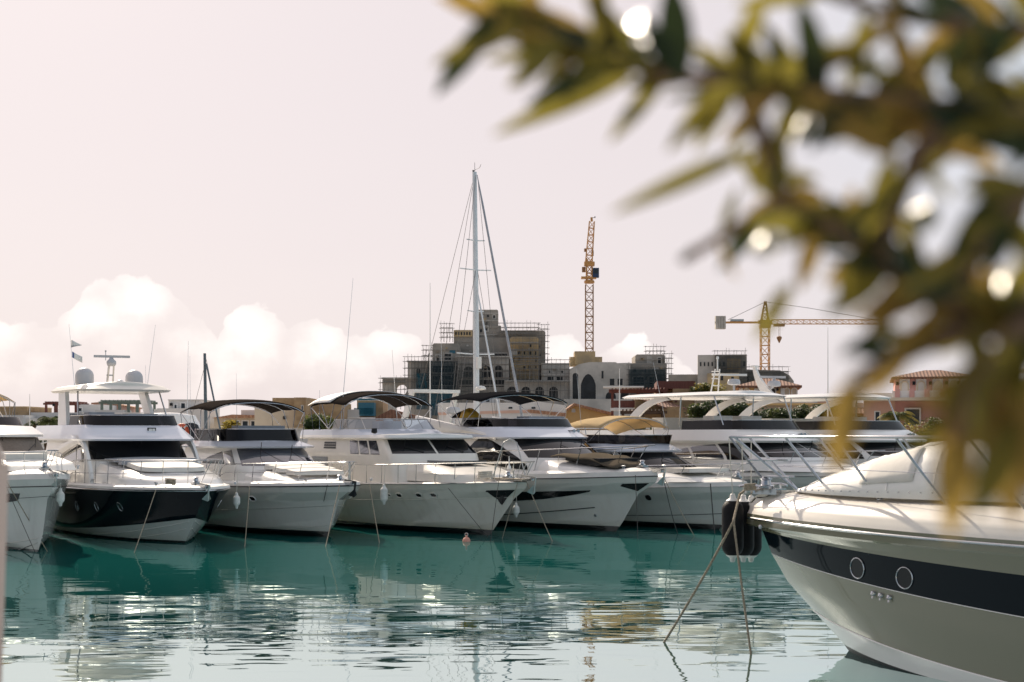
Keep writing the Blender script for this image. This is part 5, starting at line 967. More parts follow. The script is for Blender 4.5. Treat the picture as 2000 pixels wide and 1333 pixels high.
# ================================================================ buildings
class Bd:
    def __init__(s, name, label, px0, Y, rz=0.0, cat='building', group=None, zb=1.35):
        s.k = Y / F; s.px0 = px0; s.Y = Y; s.zb = zb; s.o = thing(name, label, cat, ((px0 - 1000) * s.k, Y, zb), R(rz), group); s.cr = 1 / math.cos(R(rz))
    def x(s, px): return (px - s.px0) * s.k * s.cr
    def z(s, py): return EYE - (py - 850) * s.k - s.zb
    def box(s, part, a, b, top, bot, d0, d1, m, par=None):
        mb = MB(); mb.box(s.x(a), s.x(b), d0, d1, s.z(bot) if bot is not None else -0.3, s.z(top)); return mb.build(part, m, par or s.o, ang=0)
    def poly(s, part, pts, d0, d1, m, par=None):
        mb = MB(); mb.prism([(s.x(a), s.z(b)) for a, b in pts], (0, d0, 0), (1, 0, 0), (0, 0, 1), (0, d1 - d0, 0)); return mb.build(part, m, par or s.o, ang=0)
    def win(s, a, b, top, bot, d=0.0, arch=0, m='window_glass', fm='trim_white', fr=0.10, name='window', par=None, point=False):
        x0, x1, z0, z1 = s.x(a), s.x(b), s.z(bot), s.z(top)
        def outline(e):
            P = [(x0 - e, z0 - e), (x1 + e, z0 - e)]
            if arch:
                r = (x1 - x0) / 2 + e; zc = z1 - (x1 - x0) / 2 * (1.5 if point else 1); cx = (x0 + x1) / 2
                for i in range(11):
                    an = PI * i / 10; P.append((cx + r * math.cos(an), zc + r * (math.sin(an) ** (1.6 if point else 1.0)) * (1.5 if point else 1)))
            else: P += [(x1 + e, z1 + e), (x0 - e, z1 + e)]
            return P
        mb = MB(); mb.prism(outline(0), (0, d - 0.035, 0), (1, 0, 0), (0, 0, 1), (0, 0.05, 0)); o = mb.build(name, m, par or s.o, ang=0)
        if fr > 0:
            A, B_ = outline(0), outline(fr); n = len(A); mb = MB(); vs = []
            for (a0, a1), (b0, b1) in zip(A, B_): vs += [(a0, d - 0.07, a1), (b0, d - 0.07, b1), (a0, d, a1), (b0, d, b1)]
            fs_ = []
            for i in range(n):
                j = (i + 1) % n; fs_ += [(4 * i, 4 * j, 4 * j + 1, 4 * i + 1), (4 * i + 1, 4 * j + 1, 4 * j + 3, 4 * i + 3), (4 * i + 2, 4 * j + 2, 4 * j, 4 * i)]
            mb.add(vs, fs_); mb.build('window_frame', fm, o, ang=0)
        return o
    def hip(s, part, a, b, eave, ridge, ra, rb, d0, d1, m, ov=0.5):
        x0, x1 = s.x(a), s.x(b); ze, zr = s.z(eave), s.z(ridge); xa, xb = s.x(ra), s.x(rb); ym = (d0 + d1) / 2; mb = MB()
        mb.add([(x0, d0 - ov, ze), (x1, d0 - ov, ze), (x1, d1 + ov, ze), (x0, d1 + ov, ze), (xa, ym, zr), (xb, ym, zr), (x0, d0 - ov, ze - .18), (x1, d0 - ov, ze - .18), (x1, d1 + ov, ze - .18), (x0, d1 + ov, ze - .18)],
               [(0, 1, 5, 4), (1, 2, 5), (2, 3, 4, 5), (3, 0, 4), (0, 6, 7, 1), (1, 7, 8, 2), (2, 8, 9, 3), (3, 9, 6, 0), (6, 9, 8, 7)]); return mb.build(part, m, s.o, ang=0)
    def pergola(s, a, b, top, bot, d0, d1, m, n=4, slats=9, par=None, part='pergola'):
        x0, x1 = s.x(a), s.x(b); zt, zb = s.z(top), s.z(bot); mb = MB()
        for i in range(slats): x = lerp(x0, x1, i / (slats - 1)); mb.box(x - .05, x + .05, d0 - .3, d1 + .3, zt - .14, zt)
        for y in (d0, d1): mb.box(x0 - .3, x1 + .3, y - .07, y + .07, zt - .36, zt - .145)
        o = mb.build(part, m, par or s.o, ang=0)
        for i in range(n):
            for y in (d0, d1): x = lerp(x0, x1, i / (n - 1)); mb = MB(); mb.box(x - .11, x + .11, y - .11, y + .11, zb, zt - .365); mb.build('post', m, o, ang=0)
        return o
def lamp(B, px, py, d=0.0):
    mb = MB(); mb.box(B.x(px) - .1, B.x(px) + .1, d - .3, d - .003, B.z(py) - .15, B.z(py) + .12); return mb.build('wall_lamp', 'black_trim', B.o)
# --- far-left villas
B1_ = Bd('stone_house', 'low tan stone house at the far left horizon', -40, 150); B1_.box('wall', -40, 53, 796, None, 0, 8, 'stone_tan'); B1_.box('parapet', -40, 53, 794, 796, -.1, 8.1, 'concrete_tan'); B1_.box('lower_wall', -40, 70, 812, None, -4, -.1, 'stucco_grey'); B1_.win(5, 14, 815, 828, -4)
B2__ = Bd('villa', 'white flat-roofed villa with brown pergola and orange gable, left of the navy yacht', 78, 150)
B2__.box('wall', 60, 235, 806, None, 0, 9, 'stucco_grey'); B2__.box('upper_wall', 145, 192, 790, 806, 1, 7, 'stucco_white'); B2__.poly('gable_wall', [(145, 806), (145, 786), (165, 785), (226, 795), (226, 806)], 7.1, 10, 'stucco_peach'); B2__.poly('roof', [(140, 787), (165, 784.5), (228, 796), (228, 793), (165, 782), (140, 784)], 6.9, 10.3, 'terracotta_pale'); B2__.pergola(84, 146, 784, 806, 1, 4, 'red_brown_wood', 4, 10); B2__.win(146, 154, 797, 803, 1); B2__.box('terrace_wall', 60, 235, 818, None, -3, -.1, 'stucco_white'); lamp(B2__, 103, 791, .5); lamp(B2__, 117, 791, .5)
B3_ = Bd('villa', 'white villa with slender green pergola seen under the hardtop', 176, 135); B3_.box('wall', 160, 300, 806, None, 0, 8, 'stucco_white'); B3_.box('parapet', 185, 240, 801, 806, .1, 3, 'stucco_grey'); B3_.pergola(193, 281, 781, 806, 1, 4, 'green_wood', 6, 12); B3_.win(170, 182, 815, 830); B3_.win(255, 268, 815, 830); B3_.box('chimney', 290, 298, 799, 806, 2, 3, 'stucco_white')
B4_ = Bd('villa', 'small white cube villa with dark window and plant above the cruiser', 329, 130); B4_.box('wall', 329, 394, 782, None, 0, 8, 'stucco_white'); B4_.box('parapet', 328, 395, 780.5, 782, -.1, 8.1, 'stucco_grey'); B4_.win(354, 361.5, 788, 800); B4_.win(341, 345, 791, 800); B4_.box('terrace_wall', 322, 420, 799, None, -3, -.1, 'stucco_white'); lamp(B4_, 335, 790)
B5_ = Bd('villa', 'long cream villa with low orange tiled roof behind the brown bimini', 418, 125); B5_.box('wall', 418, 545, 815, None, 0, 8, 'stucco_cream'); B5_.poly('roof', [(415, 817), (455, 810), (560, 813), (560, 816)], -.4, 6, 'terracotta_pale'); B5_.box('upper_wall', 458, 500, 800, 815, 3, 7, 'stucco_white')
for i in range(5): B5_.win(440 + i * 17, 450 + i * 17, 823, 834)
B6_ = Bd('stone_house', 'cream house with tall tan stone tower above the brown bimini', 497, 120); B6_.box('wall', 497, 579, 795, None, 0, 7, 'stucco_cream'); B6_.box('tower_wall', 530, 602, 777, None, 0.5, 8, 'stone_tan'); B6_.box('tower_front', 579.3, 602, 777.5, None, -1.5, 0.48, 'stone_tan'); B6_.win(594, 597, 793, 802, -1.5, fr=0.03); B6_.box('side_wall', 602.2, 665, 786, None, 2, 8, 'stone_tan'); lamp(B6_, 556, 816); B6_.box('canopy_roof', 572, 648, 838, 843, -9, -3, 'dark_wood'); B6_.box('canopy_post', 590, 592, 843, None, -8, -7.6, 'dark_wood')
B7_ = Bd('villa', 'white villa with terracotta roofs and teal balcony behind the cream-topped bimini', 640, 125)
B7_.box('wall', 640, 740, 815, None, 0, 8, 'stucco_white'); B7_.box('balcony_wall', 642, 700, 800, 815, 0.2, 1, 'stucco_grey'); B7_.box('upper_wall', 690, 742, 781, 815, 3, 8, 'stone_tan'); B7_.box('teal_screen', 696, 728, 786, 812, 1.5, 2.9, 'teal_sheet'); B7_.poly('roof', [(735, 816), (765, 800), (840, 818), (840, 820), (735, 820)], -1, 7, 'terracotta'); B7_.box('right_wall', 735, 900, 820, None, -.5, 6, 'stucco_peach'); B7_.box('teal_board', 672, 735, 775, 779, 6, 6.4, 'teal_sheet'); B7_.win(655, 668, 828, 842); B7_.box('window_balcony', 690, 727, 797, 810, .5, .9, 'net_blue')
B8_ = Bd('white_building', 'long white terrace building with an orange stripe under the black bimini', 855, 118); B8_.poly('wall', [(855, 860), (855, 787), (1000, 787), (1040, 783), (1105, 792), (1105, 860)], 0, 8, 'stucco_white'); B8_.poly('stripe', [(855, 806), (1030, 801), (1105, 808), (1105, 813), (1030, 806.5), (855, 811)], -.06, -.003, 'stucco_peach'); B8_.poly('stripe', [(1031, 800), (1105, 807), (1105, 814), (1031, 806)], -.12, -.063, 'terracotta_pale'); B8_.box('tower_wall', 935, 975, 773, 787, 1, 5, 'stucco_grey')
for i in range(3): B8_.win(948 + i * 45, 956 + i * 45, 778 if i == 0 else 795, 785 if i == 0 else 799, 1 if i == 0 else 0, fr=0.03)
B9_ = Bd('yellow_house', 'yellow gabled house with a round vent right of the black bimini', 1100, 125); B9_.poly('wall', [(1100, 870), (1100, 806), (1122, 790), (1200, 812), (1200, 870)], 0, 8, 'stucco_yellow'); B9_.poly('roof', [(1096, 807), (1121, 788), (1195, 806), (1195, 812), (1122, 792.5), (1098, 810)], -.5, 8.2, 'terracotta_pale'); B9_.win(1117, 1123, 799, 805, 0, arch=1, m='stucco_white', fr=0.03, name='vent'); B9_.box('chimney', 1159, 1164, 797, 815, 1, 2, 'stucco_white')
BA_ = Bd('stone_house', 'tan stone house with brown pergolas and dark tiled lean-to roof, right of centre', 1195, 118, -4)
BA_.box('wall', 1195, 1300, 826, None, 1, 8, 'stucco_cream'); BA_.poly('stone_gable', [(1240, 830), (1240, 775), (1294, 796), (1294, 870), (1240, 870)], -.5, 6, 'stone_tan'); BA_.box('stone_front', 1294.2, 1330, 796, None, -2, 6, 'stone_tan'); BA_.box('upper_stone', 1285, 1318, 757, 797, 7, 12, 'stone_tan'); BA_.box('upper_stone', 1318.3, 1362, 756, None, 5, 12, 'stone_tan')
mb = MB(); mb.add([(BA_.x(1238), -.8, BA_.z(775)), (BA_.x(1297), -2.4, BA_.z(797)), (BA_.x(1345), 3, BA_.z(797)), (BA_.x(1290), 7, BA_.z(772))] + [(BA_.x(1238), -.8, BA_.z(777)), (BA_.x(1297), -2.4, BA_.z(799.5)), (BA_.x(1345), 3, BA_.z(799)), (BA_.x(1290), 7, BA_.z(774))], [(0, 1, 2, 3), (4, 7, 6, 5), (0, 4, 5, 1), (1, 5, 6, 2), (2, 6, 7, 3), (3, 7, 4, 0)]); mb.build('roof', 'terracotta', BA_.o, ang=0)
BA_.box('red_screen', 1286, 1363, 740.5, 756, 5, 12.3, 'red_brown_wood'); BA_.pergola(1196, 1300, 755, 812, 3, 6.8, 'red_brown_wood', 3, 16); BA_.box('canopy_roof', 1178, 1258, 753.5, 756.5, 1, 2.8, 'trim_white'); BA_.box('terrace_fence', 1196, 1240, 782, 796, 1.2, 1.4, 'red_brown_wood'); BA_.box('terrace_edge', 1192, 1241, 797, 802, .6, 1.8, 'trim_white'); BA_.pergola(1216, 1292, 801, 828, -3.5, -1, 'dark_wood', 3, 12); BA_.win(1322, 1327, 765, 784, 5, m='red_brown_wood', fr=0)
BB_ = Bd('yellow_villa', 'yellow villa with hipped tile roof and arched loggia behind the hardtop yacht', 1437, 125, -9)
BB_.box('wall', 1443, 1551, 757, None, 0, 7, 'stucco_yellow'); BB_.hip('roof', 1437, 1562, 754, 737, 1490, 1512, 0, 7, 'terracotta'); BB_.box('lower_wall', 1350, 1620, 792, None, -1.5, 5, 'stucco_cream'); BB_.box('cornice', 1350, 1622, 789, 793, -2, -.05, 'stucco_yellow'); BB_.box('terrace_parapet', 1350, 1590, 779, 789, -1.2, -.9, 'stucco_white')
for a in (1454, 1481, 1504, 1530, 1544): BB_.win(a, a + 8, 760, 777, 0, arch=1, m='shaded_void' if a in (1481, 1504) else 'stucco_cream')
for a in (1443, 1472, 1497, 1522): BB_.box('pilaster', a, a + 8, 759, 779, -.12, -.003, 'trim_white')
for a in (1493, 1516): lamp(BB_, a, 761, -.12)
for a in (1370, 1432, 1495, 1560): BB_.win(a, a + 16, 805, 830, -1.5, m='window_glass')
BB_.box('right_wing', 1590, 1640, 785, None, -1, 6, 'stucco_peach'); BB_.box('cornice', 1585, 1645, 789, 794, -1.6, -1.05, 'stucco_yellow')
BC_ = Bd('pink_villa', 'pink and white villa with hipped tile roof and arched upper windows at right', 1745, 118, -14)
BC_.box('wall', 1748, 1890, 740, None, 0, 8, 'stucco_pink'); BC_.hip('roof', 1741, 1897, 737, 720, 1805, 1835, 0, 8, 'terracotta')
for a in (1751, 1781, 1811, 1840, 1862): BC_.box('white_bay', a + 5, a + 24, 741, 776, -.1, -.003, 'trim_white'); BC_.win(a + 9, a + 20, 747, 769, -.1, arch=1, m='stucco_cream' if a > 1781 else 'stucco_white', fr=.12, fm='stucco_cream'); lamp(BC_, a + 1, 749, -.01)
BC_.box('balcony', 1742, 1880, 765, 778, -2, -1.8, 'trim_white'); [BC_.box('balcony_pillar', a, a + 9, 762, 778, -2.15, -2.003, 'stucco_pink') for a in (1747, 1773, 1800, 1828)]; BC_.box('balcony_floor', 1690, 1885, 778, 784, -2.3, -.005, 'stucco_cream'); BC_.box('left_wing', 1690, 1748, 784, None, -.5, 7, 'stucco_peach'); BC_.box('lower_bay', 1765, 1795, 797, 832, -.5, -.003, 'trim_white'); BC_.win(1768, 1792, 800, 830, -.5, m='window_glass'); BC_.box('left_parapet', 1690, 1745, 768, 777.8, -.5, -.1, 'stucco_white'); BC_.win(1712, 1719, 805, 822, -.5)
BD_ = Bd('villa', 'small cream house with low tiled roof left of the pink villa', 1625, 126, -13); BD_.box('wall', 1630, 1692, 808, None, 0, 7, 'stucco_cream'); BD_.hip('roof', 1626, 1694, 808, 794, 1660, 1690, 0, 7, 'terracotta'); lamp(BD_, 1674, 816); BD_.box('white_tower', 1668, 1684, 786, 800, 3, 5, 'stucco_white')
BE_ = Bd('stone_building', 'dark stone building at the right edge with sloping red roof and pergola', 1880, 112, -16); BE_.box('wall', 1872, 2120, 800, None, 0, 9, 'stone_grey'); BE_.poly('upper_wall', [(1930, 800), (1930, 760), (2010, 735), (2120, 735), (2120, 800)], 2, 9, 'stone_tan'); BE_.poly('roof', [(1915, 765), (2010, 732), (2130, 732), (2130, 738), (2010, 738), (1917, 768)], 1, 9.5, 'trim_white'); BE_.box('roof_edge', 1890, 1960, 754, 758, 4, 8, 'red_brown_wood'); BE_.box('peach_wall', 1875, 1897, 775, 807, -.8, -.003, 'stucco_peach'); BE_.box('lower_peach', 1875, 1910, 842, 860, -.8, -.003, 'stucco_peach'); BE_.pergola(1980, 2100, 715, 732, 4, 7, 'stucco_cream', 3, 9); BE_.box('blue_container', 1926, 1950, 728, 753, 12, 15, 'navy_stripe'); [BE_.box('rib', 1927 + i * 4, 1928.5 + i * 4, 729, 752, 11.9, 11.997, 'trim_white') for i in range(6)]; BE_.box('roof_fence', 1950.4, 1985, 727, 745, 12, 12.1, 'steel_dull')
# stone garden wall
t = Bd('garden_wall', 'long low stone wall behind the yachts at far right', 1100, 105, cat='wall'); t.box('wall_face', 1100, 1760, 838, None, 0, 0.5, 'stone_tan'); t.box('coping', 1100, 1760, 836, 838, -.1, .6, 'trim_white')
t = Bd('garden_wall', 'long low white wall behind the yachts at left', -60, 108, cat='wall'); t.box('wall_face', -60, 900, 838, None, 0, 0.5, 'stucco_white'); t.box('coping', -60, 900, 836, 838, -.1, .6, 'stucco_cream')
# --- unfinished castle-like complex with scaffolding
Q = Bd('castle_building', 'large unfinished grey castle-like building wrapped in scaffolding, behind the tall mast', 745, 300)
q = Q.box
def cpoly(part, a, b, top, d0, d1, m, ch=3, bot=None): return Q.poly(part, [(a, 850), (a, top + ch), (a + ch, top), (b - ch, top), (b, top + ch), (b, 850)], d0, d1, m)
cpoly('top_tower', 921, 972, 597, 10, 16, 'concrete', 2); q('tower_base', 921, 978, 630, None, 9, 17, 'concrete'); cpoly('upper_block', 973, 1067, 640, 8, 20, 'concrete', 4); cpoly('tan_block', 996, 1052, 657, 2, 7.9, 'concrete_tan', 3)
q('middle_block', 884, 925, 641, None, 6, 15, 'concrete'); q('tan_parapet', 884, 921, 641, 654, 5.6, 5.99, 'concrete_tan'); q('middle_block', 925.3, 996, 655, None, 7, 15, 'concrete'); cpoly('left_block', 843, 897, 669, 3, 12, 'concrete', 3); q('left_lower_block', 836, 893, 705, None, 1, 10, 'concrete'); q('pale_facade', 893.3, 994, 698, None, 0, 9, 'concrete_pale'); q('ledge', 890, 996, 696, 698.5, -1, 3, 'concrete_pale')
q('arch_wing', 795, 836, 706, None, 2, 8, 'concrete_pale'); q('ledge', 793, 845, 704, 706, 1.4, 5, 'concrete'); q('right_wing', 1058, 1113, 708, None, 3, 9, 'concrete_pale'); q('colonnade', 985, 1115, 746, None, -2, 2.9, 'concrete_pale'); q('ledge', 985, 1116, 744, 746.3, -2.6, 2.8, 'concrete_pale')
Q.poly('pale_hall', [(1112, 850), (1112, 722), (1130, 713), (1150, 709), (1200, 709), (1204, 711), (1229, 710), (1229, 850)], -3, 6, 'concrete_pale'); q('tan_tower', 1125, 1166, 683, 710, 6.1, 12, 'concrete_tan'); q('tan_tower', 1116, 1180, 694, 712, 6.5, 11, 'concrete_tan'); cpoly('right_block', 1240, 1298, 693, -1, 8, 'concrete', 3); q('right_lower_block', 1229.3, 1299, 711, None, -2.5, 6, 'concrete'); q('base_wall', 1100, 1230, 781, None, -6, -3.1, 'concrete_pale')
# left arch bridge: piers with a real arched opening between them
P = [(745, 850), (745, 742), (748, 738), (795, 738), (795, 850), (794.9, 850), (790, 850), (790, 770)]
for i in range(9): an = PI * i / 8; P.append((783 + 11.5 * math.cos(an) - 0.5, 762 - 11.5 * math.sin(an)))
P += [(771, 770), (771, 850)]; Q.poly('arch_wall', P, 2, 5, 'concrete_pale'); q('ledge', 744, 836, 737, 740, 1, 5.5, 'concrete_pale')
for a, b, t_, bt, d, ar, pt, m in ((1133, 1162, 732, 781, -3, 1, True, 'shaded_void'), (1117, 1128, 730, 781, -3, 1, False, 'shaded_void'), (1173, 1177, 726, 741, -3, 0, 0, 'shaded_void'), (1189, 1198, 741, 754, -3, 0, 0, 'shaded_void'), (1204, 1214, 741, 754, -3, 0, 0, 'shaded_void'), (1181, 1201, 766, 781, -3, 1, 0, 'shaded_void'), (1210, 1226, 764, 781, -3, 1, 0, 'shaded_void'),
    (812, 820, 719, 740, 2, 1, 0, 'shaded_void'), (799, 803, 721, 738, 2, 0, 0, 'stucco_white'), (812, 821, 752, 770, 2, 0, 0, 'shaded_void'), (825, 833, 753, 768, 2, 0, 0, 'shaded_void'), (941, 958, 714, 738, 0, 1, 0, 'shaded_void'), (965, 982, 714, 738, 0, 1, 0, 'shaded_void'), (905, 925, 716, 738, 0, 1, 0, 'shaded_void'), (897, 990, 742, 756, 0, 0, 0, 'shaded_void'), (962, 966, 608, 614, 10, 1, 0, 'shaded_void'), (946, 951, 632, 640, 9, 0, 0, 'shaded_void'),
    (845, 885, 712, 728, 1, 0, 0, 'shaded_void'), (845, 885, 734, 752, 1, 0, 0, 'shaded_void'), (851, 857, 693, 704, 3, 0, 0, 'shaded_void'), (866, 880, 690, 702, 3, 0, 0, 'shaded_void'), (877, 888, 682, 689, 3, 0, 0, 'teal_sheet'), (933, 990, 687, 696, 7, 0, 0, 'shaded_void'), (1000, 1008, 683, 690, 2, 0, 0, 'concrete_pale'), (1070, 1082, 733, 744, 3, 0, 0, 'shaded_void'), (1088, 1100, 733, 744, 3, 0, 0, 'shaded_void'), (990, 1010, 756, 778, -2, 1, 0, 'shaded_void'), (1018, 1036, 756, 778, -2, 1, 0, 'shaded_void'), (1045, 1062, 756, 778, -2, 1, 0, 'shaded_void'), (1072, 1089, 756, 778, -2, 1, 0, 'shaded_void'),
    (1265, 1270, 699, 709, -1, 0, 0, 'concrete_pale'), (1284, 1290, 700, 712, -1, 0, 0, 'shaded_void'), (1235, 1255, 738, 755, -2.5, 0, 0, 'shaded_void'), (1266, 1275, 738, 752, -2.5, 0, 0, 'shaded_void')):
    Q.win(a, b, t_, bt, d, arch=ar, point=pt, m=m, fr=0.25 if m != 'teal_sheet' else 0, fm='concrete_pale', name='opening')  # no recess: the dark panels stand for shade inside the openings
for i in range(6): Q.win(887 + i * 5.5, 890 + i * 5.5, 645, 651, 5.6, m='shaded_void', fr=0, name='opening')
rq = random.Random(5)
for a, b_, tp, bt, d in ((843.5, 896, 674, 704, 3), (836.5, 892.5, 708, 800, 1), (884.5, 924.5, 656, 700, 6), (973.5, 1066, 644, 700, 8), (996.5, 1051.5, 661, 742, 2), (894, 993.5, 702, 755, 0), (1058.5, 1112.5, 711, 745, 3), (1240.5, 1297.5, 697, 709, -1), (1230, 1298.5, 714, 775, -2.5), (921.5, 971.5, 600, 655, 9)):
    py = tp + rq.uniform(4, 9)
    while py < bt:
        q('slab_edge', a, b_, py, py + 1.6, d - .14, d - .004, rq.choice(('concrete_pale', 'concrete')))
        for i in range(int((b_ - a) / 11)):
            if rq.random() < 0.45 and py + 12 < bt and d != 0:
                xa = a + 3 + i * 11 + rq.uniform(0, 3); w_ = rq.uniform(2.5, 5); Q.win(xa, min(xa + w_, b_ - 1), py + 4, py + 4 + rq.uniform(4, 7), d, m='shaded_void', fr=0, name='opening')
        py += 14.5
    for i in range(3):
        xa = rq.uniform(a, b_ - 8); ya = rq.uniform(tp + 3, min(bt, tp + 60) - 6); q('plywood_panel', xa, xa + rq.uniform(3, 7), ya, ya + rq.uniform(2, 5), d - .30, d - .15, rq.choice(('plank', 'concrete_tan', 'concrete_pale')))
Q2 = Bd('unfinished_block', 'unfinished grey block with small square windows beyond the bush, right of centre', 1305, 290, -7)
Q2.box('left_block', 1362, 1396, 694, None, 0, 8, 'concrete_pale'); Q2.box('right_block', 1396.3, 1456, 693, None, 1, 8, 'concrete'); Q2.box('tan_panel', 1418, 1444, 701, 722, .7, .99, 'concrete_tan'); Q2.box('low_block', 1305, 1362, 731, None, 2, 9, 'concrete'); Q2.box('mid_block', 1380, 1440, 731, None, -3, 0, 'concrete_tan'); Q2.poly('right_wing', [(1456.3, 850), (1456.3, 722), (1520, 724), (1538, 734), (1546, 745), (1546, 850)], 2, 9, 'concrete')
for i in range(4): Q2.win(1366 + i * 7.4, 1369 + i * 7.4, 708, 716, 0, m='shaded_void', fr=.08, fm='concrete_pale', name='opening')
for a, t_ in ((1401, 706), (1410, 706), (1449, 706), (1405, 735), (1425, 738), (1455, 736), (1480, 735), (1500, 738)): Q2.win(a, a + 5, t_, t_ + 10, 1 if t_ < 720 else (-3 if a < 1440 else 2), m='shaded_void', fr=0, name='opening')
def scaff(label, a, b, top, bot, Y, nx, ny, depth=1.4, net=None, netspan=None, up=1.6):
    k = Y / F; x0 = (a - 1000) * k; x1 = (b - 1000) * k; z1 = EYE + (850 - top) * k; z0 = EYE + (850 - bot) * k
    t = thing('scaffold', label, 'scaffolding', (x0, Y, z0), 0, 'scaffolds on the unfinished buildings'); W_ = x1 - x0; H_ = z1 - z0; w = 0.062
    mb = MB()
    for i in range(nx + 1):
        for y in (0, depth): x = W_ * i / nx; mb.box(x - w / 2, x + w / 2, y - w / 2, y + w / 2, 0, H_ + up * ((i * 7 + int(y > 0) * 3 + nx) % 5) / 4)
    mb.build('standards', 'scaffold_steel', t, ang=0); mb = MB()
    for j in range(1, ny + 1):
        z = H_ * j / ny
        for y in (-0.08, depth + .08): mb.box(-0.4, W_ + .4, y - w / 2, y + w / 2, z - w / 2, z + w / 2); mb.box(-.4, W_ + .4, y - w / 2, y + w / 2, z + 1.0 - w / 2, z + 1.0 + w / 2) if j == ny else None
    for i in range(0, nx, 3): mb.beam((W_ * i / nx, -0.16, 0), (W_ * min(nx, i + 1.5) / nx, -0.16, H_), w * .8)
    mb.build('ledgers', 'scaffold_steel', t, ang=0); mb = MB()
    for j in range(1, ny + 1):
        if j % 2 == 0 or ny < 4: z = H_ * j / ny; mb.box(0, W_, 0.12, depth - .12, z + .06, z + .12)
    mb.build('planks', 'plank', t, ang=0)
    if net:
        for (n0, n1, m0, m1, mt) in (netspan or [(0, 1, 0, 1, net)]):
            mb = MB(); mb.grid([[Vector((W_ * lerp(n0, n1, i / 10), -0.22 + 0.06 * math.sin(i * 2.1 + j), H_ * lerp(m0, m1, j / 8))) for j in range(9)] for i in range(11)]); mb.build('netting', mt, t, ang=60)
    return t
scaff('scaffold with dark and blue netting on the lower left of the castle-like building', 836, 894, 706, 812, 298, 9, 8, net='net_dark', netspan=[(0, 1, .45, 1.0, 'net_dark'), (0.05, 0.9, 0.0, 0.46, 'net_blue')])
scaff('scaffold left of the netted bay, in front of the arched wing', 790, 836, 706, 800, 299, 7, 7, net='net_grey', netspan=[(.5, 1, 0, .75, 'net_blue'), (.3, 1, .3, 1, 'net_grey')])
scaff('open scaffold at the left end by the freestanding arch', 742, 790, 748, 800, 301, 6, 4)
scaff('scaffold across the pale middle facade behind the mast', 894, 994, 700, 790, 297, 14, 7, net='net_grey', netspan=[(0, .5, .1, .9, 'net_grey')])
scaff('scaffold around the tan block at the right of the mast', 994, 1054, 660, 745, 300.4, 9, 7, depth=1.2)
scaff('tall scaffold on the right end of the upper grey block', 1052, 1070, 643, 740, 305, 3, 8)
scaff('scaffold along the roof of the upper grey block', 975, 1052, 640, 660, 306, 10, 2)
scaff('small scaffold tower on the upper left roof edge', 861, 884, 641, 668, 304, 4, 3)
scaff('small scaffold by the left grey block', 826, 843, 684, 706, 303, 3, 2)
scaff('scaffold in front of the low colonnade right of the mast', 1000, 1112, 712, 780, 296, 13, 4)
scaff('scaffold with dark netting on the right block of the castle-like building', 1228, 1299, 722, 772, 295.5, 9, 5, net='net_dark', netspan=[(0, 1, .05, 1, 'net_dark')])
scaff('free standing scaffold tower right of the castle-like building', 1297, 1312, 700, 760, 297.5, 3, 6)
scaff('scaffold on the roof of the right block', 1262, 1298, 686, 694, 300, 5, 1)
scaff('scaffold on the right side of the small-window block', 1396, 1456, 695, 765, 288, 8, 6, net='net_grey')
scaff('scaffold on the low right wing near the second crane', 1456, 1540, 726, 765, 289, 9, 3, net='net_grey')
# --- tower cranes
def lattice(mb, p, q, w, bay, r=0.07, m=0, up=Vector((0, 1, 0)), tri=False, taper=1.0):
    p, q = Vector(p), Vector(q); d = q - p; L = d.length; d.normalize(); a = d.cross(up).normalized(); b = a.cross(d).normalized()
    n = max(1, round(L / bay)); cs = [(-1, -1), (1, -1), (1, 1), (-1, 1)] if not tri else [(-1, -1), (1, -1), (0, 1)]
    def c(i, k): s = w / 2 * lerp(1, taper, i / n); return p + d * (L * i / n) + a * cs[k][0] * s + b * cs[k][1] * s
    N = len(cs)
    for k in range(N): mb.beam(c(0, k), c(n, k), r * 1.5, m=m)
    for i in range(n):
        for k in range(N):
            k2 = (k + 1) % N; mb.beam(c(i, k), c(i, k2), r, m=m); mb.beam(c(i, k if i % 2 else k2), c(i + 1, k2 if i % 2 else k), r, m=m)
Yc = 330; kc = Yc / F
def cz_(px, py): return Vector(((px - 1151) * kc, 0, EYE - (py - 850) * kc - 1.35))
c1 = thing('tower_crane', 'tall orange tower crane with its jib folded up and a dark cab', 'crane', ((1151 - 1000) * kc, Yc, 1.35))
mb = MB(); lattice(mb, (0, 0, 0), cz_(1151, 556), 1.75, 1.9, 0.13); mb.build('mast', 'crane_brown', c1, ang=0)
mb = MB(); mb.lathe([(1.1, 0), (1.25, 0.3), (1.1, 0.7)], tuple(cz_(1151, 554)), 16); lattice(mb, cz_(1151, 548), cz_(1151, 505), 1.3, 1.6, 0.2); mb.box(-1.9, 1.6, -1, 1, cz_(0, 545).z, cz_(0, 541).z); mb.box(-1.2, 1.2, -.9, .9, cz_(0, 520).z, cz_(0, 512).z); su = mb.build('slewing_unit', 'crane_yellow', c1, ang=0)
mb = MB(); z = cz_(0, 543).z; mb.box(0.75, 2.2, -1.1, 0.4, z, z + 2.2); cb = mb.build('operator_cab', 'navy_stripe', su, ang=0); mb = MB(); mb.box(0.95, 2.0, -1.13, -1.103, z + 0.9, z + 1.9); mb.build('cab_window', 'window_glass', cb, ang=0)
mb = MB(); lattice(mb, cz_(1150, 512), cz_(1156, 433), 1.5, 1.5, 0.13, taper=0.75); mb.beam(cz_(1156, 433), cz_(1155, 425), .5); mb.build('jib', 'crane_yellow', c1, ang=0)
